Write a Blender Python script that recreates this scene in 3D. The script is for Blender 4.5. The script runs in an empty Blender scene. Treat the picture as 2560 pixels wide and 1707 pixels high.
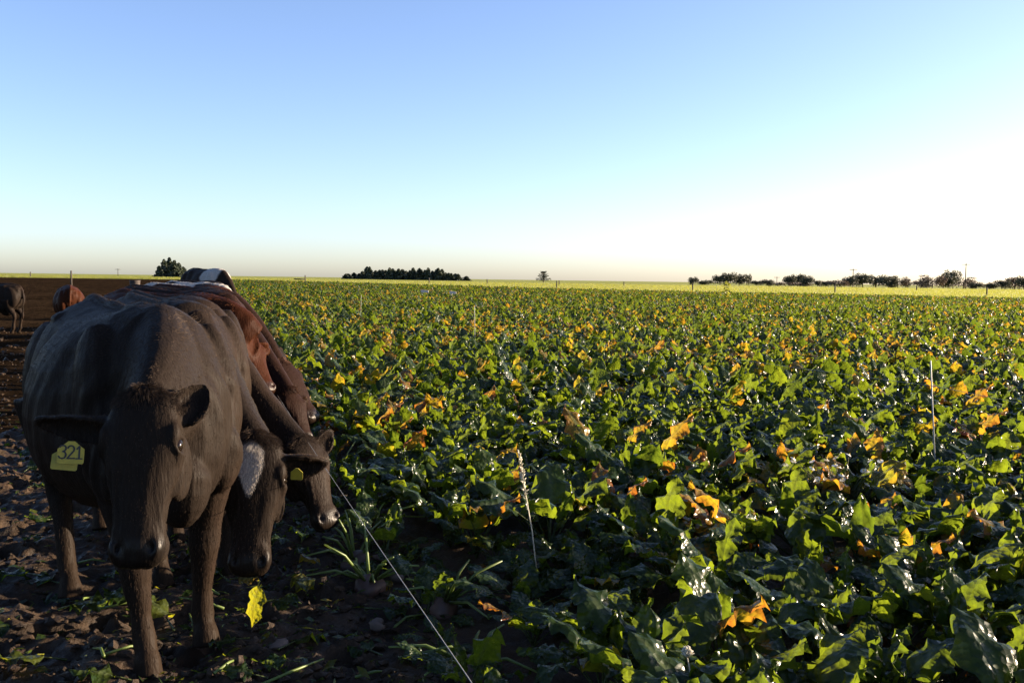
import bpy, bmesh, math, random
import numpy as np
from mathutils import Vector, Matrix

random.seed(7)
RNG = np.random.default_rng(11)
R = math.radians
scene = bpy.context.scene
COL = scene.collection

# ------------------------------------------------------------------ camera
W0, H0, F0 = 2560.0, 1707.0, 2400.0
EYE = 1.5
PITCH = math.atan((H0 / 2 - 699.0) / F0)
ROLL = R(0.76)
fwd = Vector((0, math.cos(PITCH), -math.sin(PITCH)))
up0 = Vector((0, math.sin(PITCH), math.cos(PITCH)))
rt0 = Vector((1, 0, 0))
cr, sr = math.cos(ROLL), math.sin(ROLL)
RT = rt0 * cr + up0 * sr
UP = up0 * cr - rt0 * sr
cam_d = bpy.data.cameras.new('camera')
cam = bpy.data.objects.new('camera', cam_d)
COL.objects.link(cam)
cam_d.sensor_width = 36.0
cam_d.lens = F0 / W0 * 36.0
cam_d.clip_start = 0.05
cam_d.clip_end = 9000
mw = Matrix((RT, UP, -fwd)).transposed().to_4x4()
mw.translation = (0, 0, EYE)
cam.matrix_world = mw
scene.camera = cam

# ------------------------------------------------------------------ sky, sun, exposure
SUN_AZ, SUN_EL = 76.0, 10.5          # degrees clockwise from the view direction, above the horizon
world = bpy.data.worlds.new('World')
scene.world = world
world.use_nodes = True
wn = world.node_tree
sky = wn.nodes.new('ShaderNodeTexSky')
sky.sky_type = 'NISHITA'
sky.sun_disc = False
sky.sun_elevation = R(SUN_EL)
sky.sun_rotation = R(SUN_AZ)
sky.air_density = 0.7
sky.dust_density = 0.85
sky.ozone_density = 1.4
wb = wn.nodes.new('ShaderNodeMix')           # the camera's white balance on the whole sky
wb.data_type = 'RGBA'; wb.blend_type = 'MULTIPLY'; wb.inputs[0].default_value = 1.0
wb.inputs[7].default_value = (1.04, 1.02, 1.17, 1)
wn.links.new(sky.outputs[0], wb.inputs[6])
wn.links.new(wb.outputs[2], wn.nodes['Background'].inputs[0])
wn.nodes['Background'].inputs[1].default_value = 0.063
sun_d = bpy.data.lights.new('sun', 'SUN')
sun_d.energy = 5.0
sun_d.angle = R(0.5)
sun_d.color = (1.0, 0.80, 0.58)
sun = bpy.data.objects.new('sun', sun_d)
COL.objects.link(sun)
SD = Vector((math.sin(R(SUN_AZ)) * math.cos(R(SUN_EL)), math.cos(R(SUN_AZ)) * math.cos(R(SUN_EL)), math.sin(R(SUN_EL))))
sun.rotation_euler = SD.to_track_quat('Z', 'Y').to_euler()
sun.location = (20, 20, 20)
vs = scene.view_settings
vs.view_transform = 'Standard'
vs.look = 'None'
vs.exposure = 2.25
vs.gamma = 1.0
vs.use_curve_mapping = False
scene.cycles.max_bounces = 8
scene.cycles.transparent_max_bounces = 8
scene.cycles.use_denoising = True

# ------------------------------------------------------------------ pixel helpers (photo pixels, 2560 x 1707)
def ray(px, py):
    return fwd * F0 + RT * (px - W0 / 2) - UP * (py - H0 / 2)
def at(px, py, Y):
    d = ray(px, py)
    return Vector((0, 0, EYE)) + d * (Y / d.y)
def on_z(px, py, z=0.0):
    d = ray(px, py)
    return Vector((0, 0, EYE)) + d * ((z - EYE) / d.z)
def xdir(px, Y):
    """world X of photo column px near the horizon at depth Y"""
    return at(px, 699 + 0.0133 * (px - 1280), Y).x

# ------------------------------------------------------------------ noise
def _hash(ix, iy, iz, seed):
    h = (ix * 374761393 + iy * 668265263 + iz * 2147483647 + seed * 974634777) & 0xFFFFFFFF
    h = ((h ^ (h >> 13)) * 1274126177) & 0xFFFFFFFF
    h = h ^ (h >> 16)
    return (h & 0xFFFF) / 65535.0
def vnoise(p, seed=0):
    p = np.asarray(p, dtype=np.float64)
    i = np.floor(p).astype(np.int64)
    f = p - i
    f = f * f * (3 - 2 * f)
    out = 0
    for dx in (0, 1):
        for dy in (0, 1):
            for dz in (0, 1):
                w = (f[:, 0] if dx else 1 - f[:, 0]) * (f[:, 1] if dy else 1 - f[:, 1]) * (f[:, 2] if dz else 1 - f[:, 2])
                out = out + w * _hash(i[:, 0] + dx, i[:, 1] + dy, i[:, 2] + dz, seed)
    return out * 2 - 1
def fbm(p, seed=0, octv=4, gain=0.5):
    a, s, o = 1.0, 1.0, 0
    p = np.asarray(p)
    for k in range(octv):
        o = o + a * vnoise(p * s, seed + k)
        a *= gain
        s *= 2.03
    return o
def sstep(a, b, x):
    t = np.clip((x - a) / (b - a), 0, 1)
    return t * t * (3 - 2 * t)

# ------------------------------------------------------------------ terrain
def gz(x, y):
    """height of the land: level near by, rising gently towards the far left"""
    x = np.asarray(x, dtype=np.float64); y = np.asarray(y, dtype=np.float64)
    r = x / np.maximum(y, 1.0)
    L = sstep(0.15, -0.30, r)
    t = np.clip(y - 25, 0, 125)
    return (0.0010 + 0.0034 * L) * t * sstep(0, 40, t)
FA = np.array([-0.083, 1.98])
FD = np.array([-2.45, 7.5]); FD = FD / np.linalg.norm(FD)      # the wire runs along FD
FN = np.array([FD[1], -FD[0]])                                  # to the crop side
def fence_s(x, y):
    return (np.asarray(x) - FA[0]) * FN[0] + (np.asarray(y) - FA[1]) * FN[1]
def fence_pt(t, s=0.0):
    p = FA + FD * t + FN * s
    return float(p[0]), float(p[1])

# ------------------------------------------------------------------ object helpers
def link(o, parent=None):
    COL.objects.link(o)
    if parent is not None:
        o.parent = parent
    return o
def mesh_from(name, v, f, smooth=True):
    me = bpy.data.meshes.new(name)
    me.from_pydata([tuple(map(float, a)) for a in v], [], [tuple(map(int, a)) for a in f])
    if smooth and len(me.polygons):
        me.polygons.foreach_set('use_smooth', np.ones(len(me.polygons), dtype=bool))
    me.update()
    return me
def obj(name, me, mat=None, parent=None):
    o = bpy.data.objects.new(name, me)
    if mat is not None and not me.materials:
        me.materials.append(mat)
    return link(o, parent)
def empty(name, loc=(0, 0, 0), rz=0.0):
    o = bpy.data.objects.new(name, None)
    o.empty_display_size = 0.1
    link(o)
    o.location = loc
    o.rotation_euler = (0, 0, rz)
    return o
def tag(o, label, cat, group=None):
    o['label'] = label
    o['category'] = cat
    if group:
        o['group'] = group
    return o
def kind(o, k, label=None, cat=None):
    o['kind'] = k
    if label: o['label'] = label
    if cat: o['category'] = cat
    return o
class MB:
    """collects vertices and faces"""
    def __init__(s):
        s.v = []; s.f = []
    def add(s, v, f):
        b = len(s.v)
        s.v.extend([tuple(a) for a in v])
        s.f.extend([tuple(i + b for i in q) for q in f])
    def loft(s, rings, cap=True):
        n = len(rings[0]); b = len(s.v)
        for r in rings: s.v.extend([tuple(a) for a in r])
        for k in range(len(rings) - 1):
            for i in range(n):
                j = (i + 1) % n
                s.f.append((b + k * n + i, b + k * n + j, b + (k + 1) * n + j, b + (k + 1) * n + i))
        if cap:
            s.f.append(tuple(b + i for i in reversed(range(n))))
            e = b + (len(rings) - 1) * n
            s.f.append(tuple(e + i for i in range(n)))
    def tube(s, pts, rad, n=8, cap=True, flat=None):
        pts = [Vector(p) for p in pts]
        rings = []
        ref = None
        for k, p in enumerate(pts):
            t = (pts[min(k + 1, len(pts) - 1)] - pts[max(k - 1, 0)]).normalized()
            if ref is None:
                ref = Vector((1, 0, 0)) if abs(t.x) < 0.8 else Vector((0, 1, 0))
            a = (ref - t * ref.dot(t)).normalized()
            ref = a
            b = t.cross(a)
            r = rad[k] if hasattr(rad, '__len__') else rad
            r2 = r * (flat or 1.0)
            rings.append([p + a * (r * math.cos(2 * math.pi * i / n)) + b * (r2 * math.sin(2 * math.pi * i / n)) for i in range(n)])
        s.loft(rings, cap)
    def ell(s, c, r, M=None, n=14, m=9):
        c = Vector(c)
        rings = []
        for k in range(1, m):
            th = math.pi * k / m
            ring = []
            for i in range(n):
                ph = 2 * math.pi * i / n
                q = Vector((r[0] * math.sin(th) * math.cos(ph), r[1] * math.sin(th) * math.sin(ph), r[2] * math.cos(th)))
                ring.append(c + (M @ q if M is not None else q))
            rings.append(ring)
        rings.reverse()
        s.loft(rings)
    def mesh(s, name, smooth=True):
        return mesh_from(name, s.v, s.f, smooth)

# ------------------------------------------------------------------ materials
def new_mat(name):
    m = bpy.data.materials.new(name)
    m.use_nodes = True
    nt = m.node_tree
    return m, nt, nt.nodes['Principled BSDF'], nt.nodes['Material Output']
def N(nt, kind_, **kw):
    n = nt.nodes.new(kind_)
    for k, v in kw.items():
        setattr(n, k, v)
    return n
def ramp(nt, stops, src=None):
    n = nt.nodes.new('ShaderNodeValToRGB')
    el = n.color_ramp.elements
    while len(el) < len(stops): el.new(0.5)
    for e, (p, c) in zip(el, stops):
        e.position = p
        e.color = (c[0], c[1], c[2], 1)
    if src is not None: nt.links.new(src, n.inputs[0])
    return n
def simple_mat(name, c, rough=0.6, var=0.25, scale=20.0, bump=0.0, spec=0.5):
    m, nt, b, out = new_mat(name)
    tc = N(nt, 'ShaderNodeTexCoord')
    nz = N(nt, 'ShaderNodeTexNoise'); nz.inputs['Scale'].default_value = scale; nz.inputs['Detail'].default_value = 5
    nt.links.new(tc.outputs['Object'], nz.inputs['Vector'])
    lo = [x * (1 - var) for x in c]; hi = [min(1, x * (1 + var)) for x in c]
    rp = ramp(nt, [(0.3, lo), (0.7, hi)], nz.outputs[0])
    nt.links.new(rp.outputs[0], b.inputs['Base Color'])
    b.inputs['Roughness'].default_value = rough
    b.inputs['Specular IOR Level'].default_value = spec
    if bump:
        bp = N(nt, 'ShaderNodeBump'); bp.inputs['Strength'].default_value = bump; bp.inputs['Distance'].default_value = 0.02
        nt.links.new(nz.outputs[0], bp.inputs['Height'])
        nt.links.new(bp.outputs[0], b.inputs['Normal'])
    return m

def leaf_material(name, wilt=0.0):
    """waxy beet leaf: green to yellow to orange by the mesh attribute age, pale midrib by rib, light passes through"""
    m, nt, b, out = new_mat(name)
    L = nt.links
    age = N(nt, 'ShaderNodeAttribute', attribute_name='age')
    rib = N(nt, 'ShaderNodeAttribute', attribute_name='rib')
    oi = N(nt, 'ShaderNodeObjectInfo')
    tc = N(nt, 'ShaderNodeTexCoord')
    nz = N(nt, 'ShaderNodeTexNoise'); nz.inputs['Scale'].default_value = 26; nz.inputs['Detail'].default_value = 4
    L.new(tc.outputs['Object'], nz.inputs['Vector'])
    # age + noise + per-object shift
    a1 = N(nt, 'ShaderNodeMath', operation='MULTIPLY_ADD'); L.new(nz.outputs[0], a1.inputs[0]); a1.inputs[1].default_value = 0.35; a1.inputs[2].default_value = -0.175 + wilt
    a2 = N(nt, 'ShaderNodeMath', operation='ADD'); L.new(a1.outputs[0], a2.inputs[0]); L.new(age.outputs['Fac'], a2.inputs[1])
    a3 = N(nt, 'ShaderNodeMath', operation='MULTIPLY_ADD'); L.new(oi.outputs['Random'], a3.inputs[0]); a3.inputs[1].default_value = 0.16; L.new(a2.outputs[0], a3.inputs[2])
    front = ramp(nt, [(0.0, (0.0115, 0.0250, 0.0070)), (0.30, (0.0180, 0.0350, 0.0085)), (0.55, (0.055, 0.065, 0.012)), (0.75, (0.19, 0.125, 0.022)), (1.0, (0.17, 0.062, 0.018))], a3.outputs[0])
    back = ramp(nt, [(0.0, (0.075, 0.115, 0.008)), (0.30, (0.165, 0.215, 0.010)), (0.55, (0.285, 0.275, 0.013)), (0.75, (0.39, 0.25, 0.015)), (1.0, (0.31, 0.105, 0.012))], a3.outputs[0])
    mx = N(nt, 'ShaderNodeMix', data_type='RGBA'); L.new(rib.outputs['Fac'], mx.inputs[0]); L.new(front.outputs[0], mx.inputs[6]); mx.inputs[7].default_value = (0.09, 0.115, 0.05, 1)
    L.new(mx.outputs[2], b.inputs['Base Color'])
    rr = N(nt, 'ShaderNodeMapRange'); L.new(nz.outputs[0], rr.inputs[0]); rr.inputs[3].default_value = 0.14; rr.inputs[4].default_value = 0.38
    L.new(rr.outputs[0], b.inputs['Roughness'])
    b.inputs['Specular IOR Level'].default_value = 0.27
    # veins and puckered surface
    nz2 = N(nt, 'ShaderNodeTexVoronoi'); nz2.inputs['Scale'].default_value = 42
    L.new(tc.outputs['Object'], nz2.inputs['Vector'])
    bp = N(nt, 'ShaderNodeBump'); bp.inputs['Strength'].default_value = 0.55; bp.inputs['Distance'].default_value = 0.012
    L.new(nz2.outputs['Distance'], bp.inputs['Height'])
    L.new(bp.outputs[0], b.inputs['Normal'])
    tr = N(nt, 'ShaderNodeBsdfTranslucent')
    dk = N(nt, 'ShaderNodeMix', data_type='RGBA', blend_type='MULTIPLY'); L.new(rib.outputs['Fac'], dk.inputs[0]); L.new(back.outputs[0], dk.inputs[6]); dk.inputs[7].default_value = (0.55, 0.5, 0.5, 1)
    L.new(dk.outputs[2], tr.inputs[0])
    L.new(bp.outputs[0], tr.inputs['Normal'])
    ms = N(nt, 'ShaderNodeMixShader'); ms.inputs[0].default_value = 0.50
    L.new(b.outputs[0], ms.inputs[1]); L.new(tr.outputs[0], ms.inputs[2])
    L.new(ms.outputs[0], out.inputs[0])
    return m

def foliage_material(name, c, tr_c, fac=0.3, rough=0.6):
    m, nt, b, out = new_mat(name)
    L = nt.links
    oi = N(nt, 'ShaderNodeObjectInfo')
    tc = N(nt, 'ShaderNodeTexCoord')
    nz = N(nt, 'ShaderNodeTexNoise'); nz.inputs['Scale'].default_value = 1.2; nz.inputs['Detail'].default_value = 6
    L.new(tc.outputs['Object'], nz.inputs['Vector'])
    ad = N(nt, 'ShaderNodeMath', operation='MULTIPLY_ADD'); L.new(oi.outputs['Random'], ad.inputs[0]); ad.inputs[1].default_value = 0.3; L.new(nz.outputs[0], ad.inputs[2])
    rp = ramp(nt, [(0.3, [x * 0.6 for x in c]), (0.9, [x * 1.45 for x in c])], ad.outputs[0])
    L.new(rp.outputs[0], b.inputs['Base Color'])
    b.inputs['Roughness'].default_value = rough
    t = N(nt, 'ShaderNodeBsdfTranslucent'); t.inputs[0].default_value = (*tr_c, 1)
    ms = N(nt, 'ShaderNodeMixShader'); ms.inputs[0].default_value = fac
    L.new(b.outputs[0], ms.inputs[1]); L.new(t.outputs[0], ms.inputs[2]); L.new(ms.outputs[0], out.inputs[0])
    return m

def mud_material(name, dark=(0.004, 0.0028, 0.002), pale=(0.048, 0.029, 0.016), scale=9.0, bump=1.0, dist=0.05, spec=0.18):
    m, nt, b, out = new_mat(name)
    L = nt.links
    geo = N(nt, 'ShaderNodeNewGeometry')
    n1 = N(nt, 'ShaderNodeTexNoise'); n1.inputs['Scale'].default_value = scale; n1.inputs['Detail'].default_value = 9; n1.inputs['Roughness'].default_value = 0.65
    L.new(geo.outputs['Position'], n1.inputs['Vector'])
    n2 = N(nt, 'ShaderNodeTexNoise'); n2.inputs['Scale'].default_value = 0.35; n2.inputs['Detail'].default_value = 4
    L.new(geo.outputs['Position'], n2.inputs['Vector'])
    ad = N(nt, 'ShaderNodeMath', operation='MULTIPLY_ADD'); L.new(n2.outputs[0], ad.inputs[0]); ad.inputs[1].default_value = 0.6; L.new(n1.outputs[0], ad.inputs[2])
    rp = ramp(nt, [(0.55, dark), (1.05, pale)], ad.outputs[0])
    L.new(rp.outputs[0], b.inputs['Base Color'])
    rr = N(nt, 'ShaderNodeMapRange'); L.new(n1.outputs[0], rr.inputs[0]); rr.inputs[1].default_value = 0.35; rr.inputs[2].default_value = 0.65; rr.inputs[3].default_value = 0.42; rr.inputs[4].default_value = 0.85
    L.new(rr.outputs[0], b.inputs['Roughness'])
    b.inputs['Specular IOR Level'].default_value = spec
    bp = N(nt, 'ShaderNodeBump'); bp.inputs['Strength'].default_value = bump; bp.inputs['Distance'].default_value = dist
    L.new(n1.outputs[0], bp.inputs['Height']); L.new(bp.outputs[0], b.inputs['Normal'])
    return m

M_LEAF = leaf_material('beet_leaf')
M_MUD = mud_material('mud')
M_SOIL = mud_material('crop_soil', (0.005, 0.004, 0.003), (0.03, 0.02, 0.012))
M_FARMUD = mud_material('far_mud', (0.004, 0.0027, 0.0017), (0.030, 0.019, 0.011), scale=2.2, bump=1.0, dist=0.25, spec=0.0)
M_GRASS = simple_mat('pasture', (0.21, 0.22, 0.030), rough=0.9, var=0.22, scale=0.12, spec=0.1)
M_CONIFER = foliage_material('conifer_needles', (0.032, 0.044, 0.024), (0.02, 0.03, 0.01), 0.15)
M_SHRUB = foliage_material('shrub_leaves', (0.050, 0.054, 0.030), (0.04, 0.04, 0.02), 0.25)  # base colour lightened towards brown, painting distance haze into the leaves
M_RUST = foliage_material('twiggy_brown_shrub', (0.11, 0.075, 0.052), (0.07, 0.05, 0.03), 0.25)
M_BARK = simple_mat('bark', (0.08, 0.055, 0.04), 0.9, 0.3, 6)
M_POST = simple_mat('weathered_post', (0.035, 0.028, 0.021), 0.85, 0.3, 15)
M_WHITEPOST = simple_mat('white_fibreglass', (0.30, 0.30, 0.27), 0.35, 0.06, 10)
M_WIRE = simple_mat('wire', (0.22, 0.21, 0.19), 0.35, 0.1, 50)

# ================================================================== ground
def grid_mesh(name, xs, ys, zf, keep=None):
    xs = np.asarray(xs); ys = np.asarray(ys)
    X, Y = np.meshgrid(xs, ys)
    Z = zf(X.ravel(), Y.ravel())
    v = np.stack([X.ravel(), Y.ravel(), Z], 1)
    nx, ny = len(xs), len(ys)
    i = np.arange(nx - 1)[None, :] + (np.arange(ny - 1) * nx)[:, None]
    q = np.stack([i, i + 1, i + nx + 1, i + nx], -1).reshape(-1, 4)
    if keep is not None:
        c = v[q].mean(1)
        q = q[keep(c[:, 0], c[:, 1])]
    me = bpy.data.meshes.new(name)
    me.vertices.add(len(v)); me.vertices.foreach_set('co', v.ravel())
    me.loops.add(len(q) * 4); me.loops.foreach_set('vertex_index', q.ravel().astype(np.int32))
    me.polygons.add(len(q)); me.polygons.foreach_set('loop_start', np.arange(len(q), dtype=np.int32) * 4)
    me.polygons.foreach_set('use_smooth', np.ones(len(q), dtype=bool))
    me.update(calc_edges=True)
    me.validate()
    return me
def steps(a, b, n, p=1.0):
    return a + (b - a) * np.linspace(0, 1, n) ** p
lat = np.concatenate([-steps(0, 6000, 60, 3)[::-1], steps(0, 6000, 60, 3)[1:]])
dep = np.concatenate([np.linspace(-60, 20, 9), 20 + steps(0, 180, 60)[1:], 200 + steps(0, 7800, 40, 3)[1:]])
o = obj('pasture_ground', grid_mesh('pasture_ground', lat, dep, lambda x, y: gz(x, y) - 0.03 - 0.35 * np.maximum(sstep(76, 66, y), sstep(0, -4, fence_s(x, y)) * sstep(200, 188, y))), M_GRASS)
kind(o, 'structure')

NEAR = (-5.2, 1.6, 1.2, 9.2)   # finely modelled mud
_hp = np.random.default_rng(21)
HP = np.stack([_hp.uniform(-4.6, .1, 420), _hp.uniform(2.2, 8.8, 420), _hp.uniform(0, 3.14, 420), _hp.uniform(.05, .075, 420), _hp.uniform(.02, .055, 420)], 1)
HP = HP[fence_s(HP[:, 0], HP[:, 1]) < .25]
def hoof_prints(x, y):
    h = np.zeros(len(x))
    for a in range(0, len(x), 4000):
        dx = x[a:a + 4000, None] - HP[None, :, 0]; dy = y[a:a + 4000, None] - HP[None, :, 1]
        c, s_ = np.cos(HP[:, 2]), np.sin(HP[:, 2])
        u = (dx * c + dy * s_) / 1.3; v = -dx * s_ + dy * c
        r = np.sqrt(u * u + v * v) / HP[:, 3]
        h[a:a + 4000] = (-HP[:, 4] * np.exp(-r ** 4) + .45 * HP[:, 4] * np.exp(-((r - 1.35) / .28) ** 2)).sum(1)
    return np.clip(h, -.07, .05)
def mud_relief(x, y):
    p = np.stack([x, y, np.zeros_like(x)], 1)
    h = 0.040 * fbm(p * 3.2, 3, 5, 0.55) + 0.030 * (1 - np.abs(fbm(p * 5.5, 9, 4, 0.6))) - 0.03
    h = h + hoof_prints(np.asarray(x, dtype=float), np.asarray(y, dtype=float))
    return h
def in_near(x, y):
    return (x > NEAR[0]) & (x < NEAR[1]) & (y > NEAR[2]) & (y < NEAR[3])
EDGE = 0.40     # the crop starts this far beyond the wire
FAR_MUD = 205.0
def mudside(x, y):
    return (fence_s(x, y) < EDGE + 0.35) & (y < FAR_MUD + 0.02 * x)
o = obj('muddy_ground', grid_mesh('muddy_ground', np.arange(NEAR[0], NEAR[1], 0.022), np.arange(NEAR[2], NEAR[3], 0.024),
        lambda x, y: gz(x, y) + mud_relief(x, y)), M_MUD)
kind(o, 'structure')
latm = np.concatenate([-steps(0, 170, 170, 1.7)[::-1], np.linspace(0.05, 6, 40)])
depm = np.concatenate([np.linspace(-8, 12, 60), 12 + steps(0, 194, 150, 1.5)[1:]])
o = obj('grazed_ground', grid_mesh('grazed_ground', latm, depm,
        lambda x, y: gz(x, y) + 0.03 * fbm(np.stack([x, y, 0 * x], 1) * 1.7, 5, 3) * sstep(2, 6, y) - 0.012,
        lambda x, y: mudside(x, y) & ~((x > NEAR[0] + .1) & (x < NEAR[1] - .1) & (y > NEAR[2] + .1) & (y < NEAR[3] - .1))), M_FARMUD)
kind(o, 'structure')
CROP_FAR = lambda x: 112 - 0.62 * x
def cropside(x, y):
    return (fence_s(x, y) > EDGE - 0.05) & (y < CROP_FAR(x))
latc = np.concatenate([-steps(0, 55, 60, 1.5)[::-1], steps(0, 110, 110, 1.4)[1:]])
depc = np.concatenate([np.linspace(-4, 20, 60), 20 + steps(0, 150, 120, 1.3)[1:]])
o = obj('crop_soil', grid_mesh('crop_soil', latc, depc, lambda x, y: gz(x, y) - 0.02,
        lambda x, y: cropside(x, y) & ~((x > NEAR[0] + .1) & (x < NEAR[1] - .1) & (y > NEAR[2] + .1) & (y < NEAR[3] - .1))), M_SOIL)
kind(o, 'structure')

# clods and crumbs of churned earth
def clods():
    base = []
    for k in range(5):
        bm = bmesh.new()
        bmesh.ops.create_icosphere(bm, subdivisions=1, radius=1)
        v = np.array([x.co[:] for x in bm.verts]); f = [[q.index for q in p.verts] for p in bm.faces]
        bm.free()
        v = v * (1 + 0.6 * vnoise(v * 2.6 + k * 9, k)[:, None]) * np.array([1, 0.7, 0.55])
        base.append((v, np.array(f)))
    V, Fc, n = [], [], 0
    cnt = 12000
    Y = 2.6 + 24 * RNG.random(cnt) ** 1.9
    X = Y * (-0.60 + 0.75 * RNG.random(cnt))
    s = fence_s(X, Y)
    ok = (s < 0.45)
    X, Y = X[ok], Y[ok]
    rel = np.where(in_near(X, Y), mud_relief(X, Y), 0)
    Z = gz(X, Y) + rel
    den = vnoise(np.stack([X * 1.3, Y * 1.3, 0 * X], 1), 31)
    for x, y, z, d in zip(X, Y, Z, den):
        if d < -0.35 and random.random() < 0.7: continue
        v, f = base[random.randrange(5)]
        r = random.choice((0.006, 0.008, 0.010, 0.012, 0.016, 0.024)) * (0.7 + 0.6 * random.random()) * (1 + 0.05 * y)
        a = random.random() * 6.28
        ca, sa = math.cos(a), math.sin(a)
        w = np.stack([v[:, 0] * ca - v[:, 1] * sa, v[:, 0] * sa + v[:, 1] * ca, v[:, 2]], 1) * r + (x, y, z + r * 0.25)
        V.append(w); Fc.append(f + n); n += len(v)
    return mesh_from('clods', np.concatenate(V), np.concatenate(Fc), False)
o = obj('soil_clods', clods(), M_MUD)
kind(o, 'stuff', 'small dark clods of churned mud scattered round the cows', 'soil')

# ================================================================== beet leaves
def leaf_arrays(rng, blade=0.26, width=0.17, pet=0.22, el0=70, bend=60, age=0.1, nu=13, nv=8, wave=1.0, crumple=1.0, fold=0.35, edge_age=0.0):
    """one beet leaf: flattened stalk + wavy blade. Base at the origin, leaning out along +x. returns verts, faces, rib, age"""
    tot = pet + blade
    ns = nu + 4
    # centre line by integrating the elevation angle
    pts = [np.zeros(3)]
    el = el0
    us = np.concatenate([np.linspace(0, pet, 5), pet + np.linspace(0, blade, nu + 1)[1:]])
    yawd = rng.uniform(-12, 12)
    for k in range(1, len(us)):
        t = us[k] / tot
        e = el0 - bend * (t ** 1.6)
        yw = R(yawd * t)
        d = us[k] - us[k - 1]
        pts.append(pts[-1] + d * np.array([math.cos(R(e)) * math.cos(yw), math.cos(R(e)) * math.sin(yw), math.sin(R(e))]))
    pts = np.array(pts)
    V, Fc, rib, ag = [], [], [], []
    # stalk: 3-sided tapering
    m = 3
    for k in range(5):
        r = 0.0085 - 0.0012 * k
        for i in range(m):
            an = 2 * math.pi * i / m + 0.5
            V.append(pts[k] + np.array([-0.5 * r * math.sin(an), r * math.cos(an), 0.8 * r * math.sin(an)])); rib.append(0.85); ag.append(age * 0.5 + 0.15)
    for k in range(4):
        for i in range(m):
            j = (i + 1) % m
            Fc.append((k * m + i, k * m + j, (k + 1) * m + j, (k + 1) * m + i))
    b0 = len(V)
    ph = rng.uniform(0, 6.28, 4)
    vv = np.linspace(-1, 1, nv + 1)
    tw = R(rng.uniform(-25, 25))
    sd_ = int(rng.integers(1, 9999)); lum = []
    for k in range(nu + 1):
        u = k / nu
        c = pts[4 + k]
        tan = pts[min(4 + k + 1, len(pts) - 1)] - pts[4 + k - 1]
        tan = tan / np.linalg.norm(tan)
        side = np.cross(np.array([0, 0, 1.0]), tan)
        if np.linalg.norm(side) < 1e-3: side = np.array([0, 1.0, 0])
        side /= np.linalg.norm(side)
        nor = np.cross(tan, side)
        a = tw * u
        side, nor = side * math.cos(a) + nor * math.sin(a), nor * math.cos(a) - side * math.sin(a)
        # ovate outline, broad near the base, blunt tip
        hw = width * 0.54 * max(0.0, math.sin(math.pi * min(1.0, 0.03 + 0.97 * u) ** 0.72)) ** 0.72
        hw *= 1 + 0.06 * math.sin(9 * u + ph[0])
        if k == nu: hw = width * 0.02
        if k == 0: hw = 0.008
        for q in vv:
            s1 = q * hw
            ww = wave * (0.017 * abs(q) ** 1.5 * math.sin(14 * u + ph[1] + (2.1 if q > 0 else 0)) + 0.011 * abs(q) ** 2 * math.sin(27 * u + ph[2] * (1 if q > 0 else 2)))
            lift = fold * abs(q) * hw * (1 - 0.9 * abs(q)) - 0.25 * hw * abs(q) ** 2.2 + ww * min(1, u * 4)
            p = c + side * s1 + nor * lift
            lum.append((u * 3.2, q * 1.7, nor, side, min(1, 2 * abs(q))))
            V.append(p)
            rib.append(0.75 if abs(q) < 0.01 else (0.10 if (k % 2 == 0 and abs(q) < 0.7) else 0.0))
            ag.append(age + edge_age * (abs(q) ** 2 * 0.7 + 0.3 * u))
    uv = np.array([(a[0], a[1], .5) for a in lum])
    n1, n2 = vnoise(uv, sd_), vnoise(uv * 2.1, sd_ + 1)
    for q_, a in enumerate(lum):
        V[b0 + q_] = V[b0 + q_] + a[2] * (crumple * (.013 * n1[q_] + .008 * n2[q_]) * (.35 + .65 * a[4])) + a[3] * (crumple * .008 * n2[q_] * a[4])
    w = nv + 1
    for k in range(nu):
        for i in range(nv):
            a = b0 + k * w + i
            Fc.append((a, a + 1, a + w + 1, a + w))
    return np.array(V), Fc, np.array(rib), np.array(ag)

def leaf_mesh(name, arr):
    V, Fc, rib, ag = arr
    me = mesh_from(name, V, Fc)
    a = me.attributes.new('rib', 'FLOAT', 'POINT'); a.data.foreach_set('value', rib.astype(np.float32))
    a = me.attributes.new('age', 'FLOAT', 'POINT'); a.data.foreach_set('value', ag.astype(np.float32))
    me.materials.append(M_LEAF)
    return me

lr = np.random.default_rng(5)
def leaf_params(kind_, rng):
    if kind_ == 'inner':
        return dict(blade=rng.uniform(.15, .22), width=rng.uniform(.075, .11), pet=rng.uniform(.14, .24), el0=rng.uniform(74, 90), bend=rng.uniform(5, 50), fold=.5)
    if kind_ == 'mid':
        return dict(blade=rng.uniform(.21, .29), width=rng.uniform(.12, .165), pet=rng.uniform(.20, .31), el0=rng.uniform(62, 84), bend=rng.uniform(25, 105), fold=.35)
    return dict(blade=rng.uniform(.20, .28), width=rng.uniform(.12, .165), pet=rng.uniform(.22, .32), el0=rng.uniform(34, 60), bend=rng.uniform(40, 110), fold=.2)
AGES = {'inner': [.02, .05, .1, .08], 'mid': [.0, .05, .1, .14, .02, .16], 'outer': [.05, .1, .2, .12], }
LEAF = {}
for kd, cnt in (('inner', 5), ('mid', 10), ('outer', 7)):
    LEAF[kd] = [leaf_mesh('leaf_' + kd, leaf_arrays(lr, age=lr.choice(AGES[kd]), wave=lr.uniform(.6, 1.3), **leaf_params(kd, lr))) for _ in range(cnt)]
LEAF['yellow'] = [leaf_mesh('leaf_yellow', leaf_arrays(lr, age=a, edge_age=.35, wave=1.3, **leaf_params(k, lr))) for a, k in ((.38, 'mid'), (.5, 'mid'), (.45, 'outer'), (.62, 'mid'), (.7, 'outer'))]
LEAF['rust'] = [leaf_mesh('leaf_rust', leaf_arrays(lr, age=a, edge_age=.3, wave=1.5, crumple=1.8, **leaf_params('outer', lr))) for a in (.75, .85)]

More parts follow.
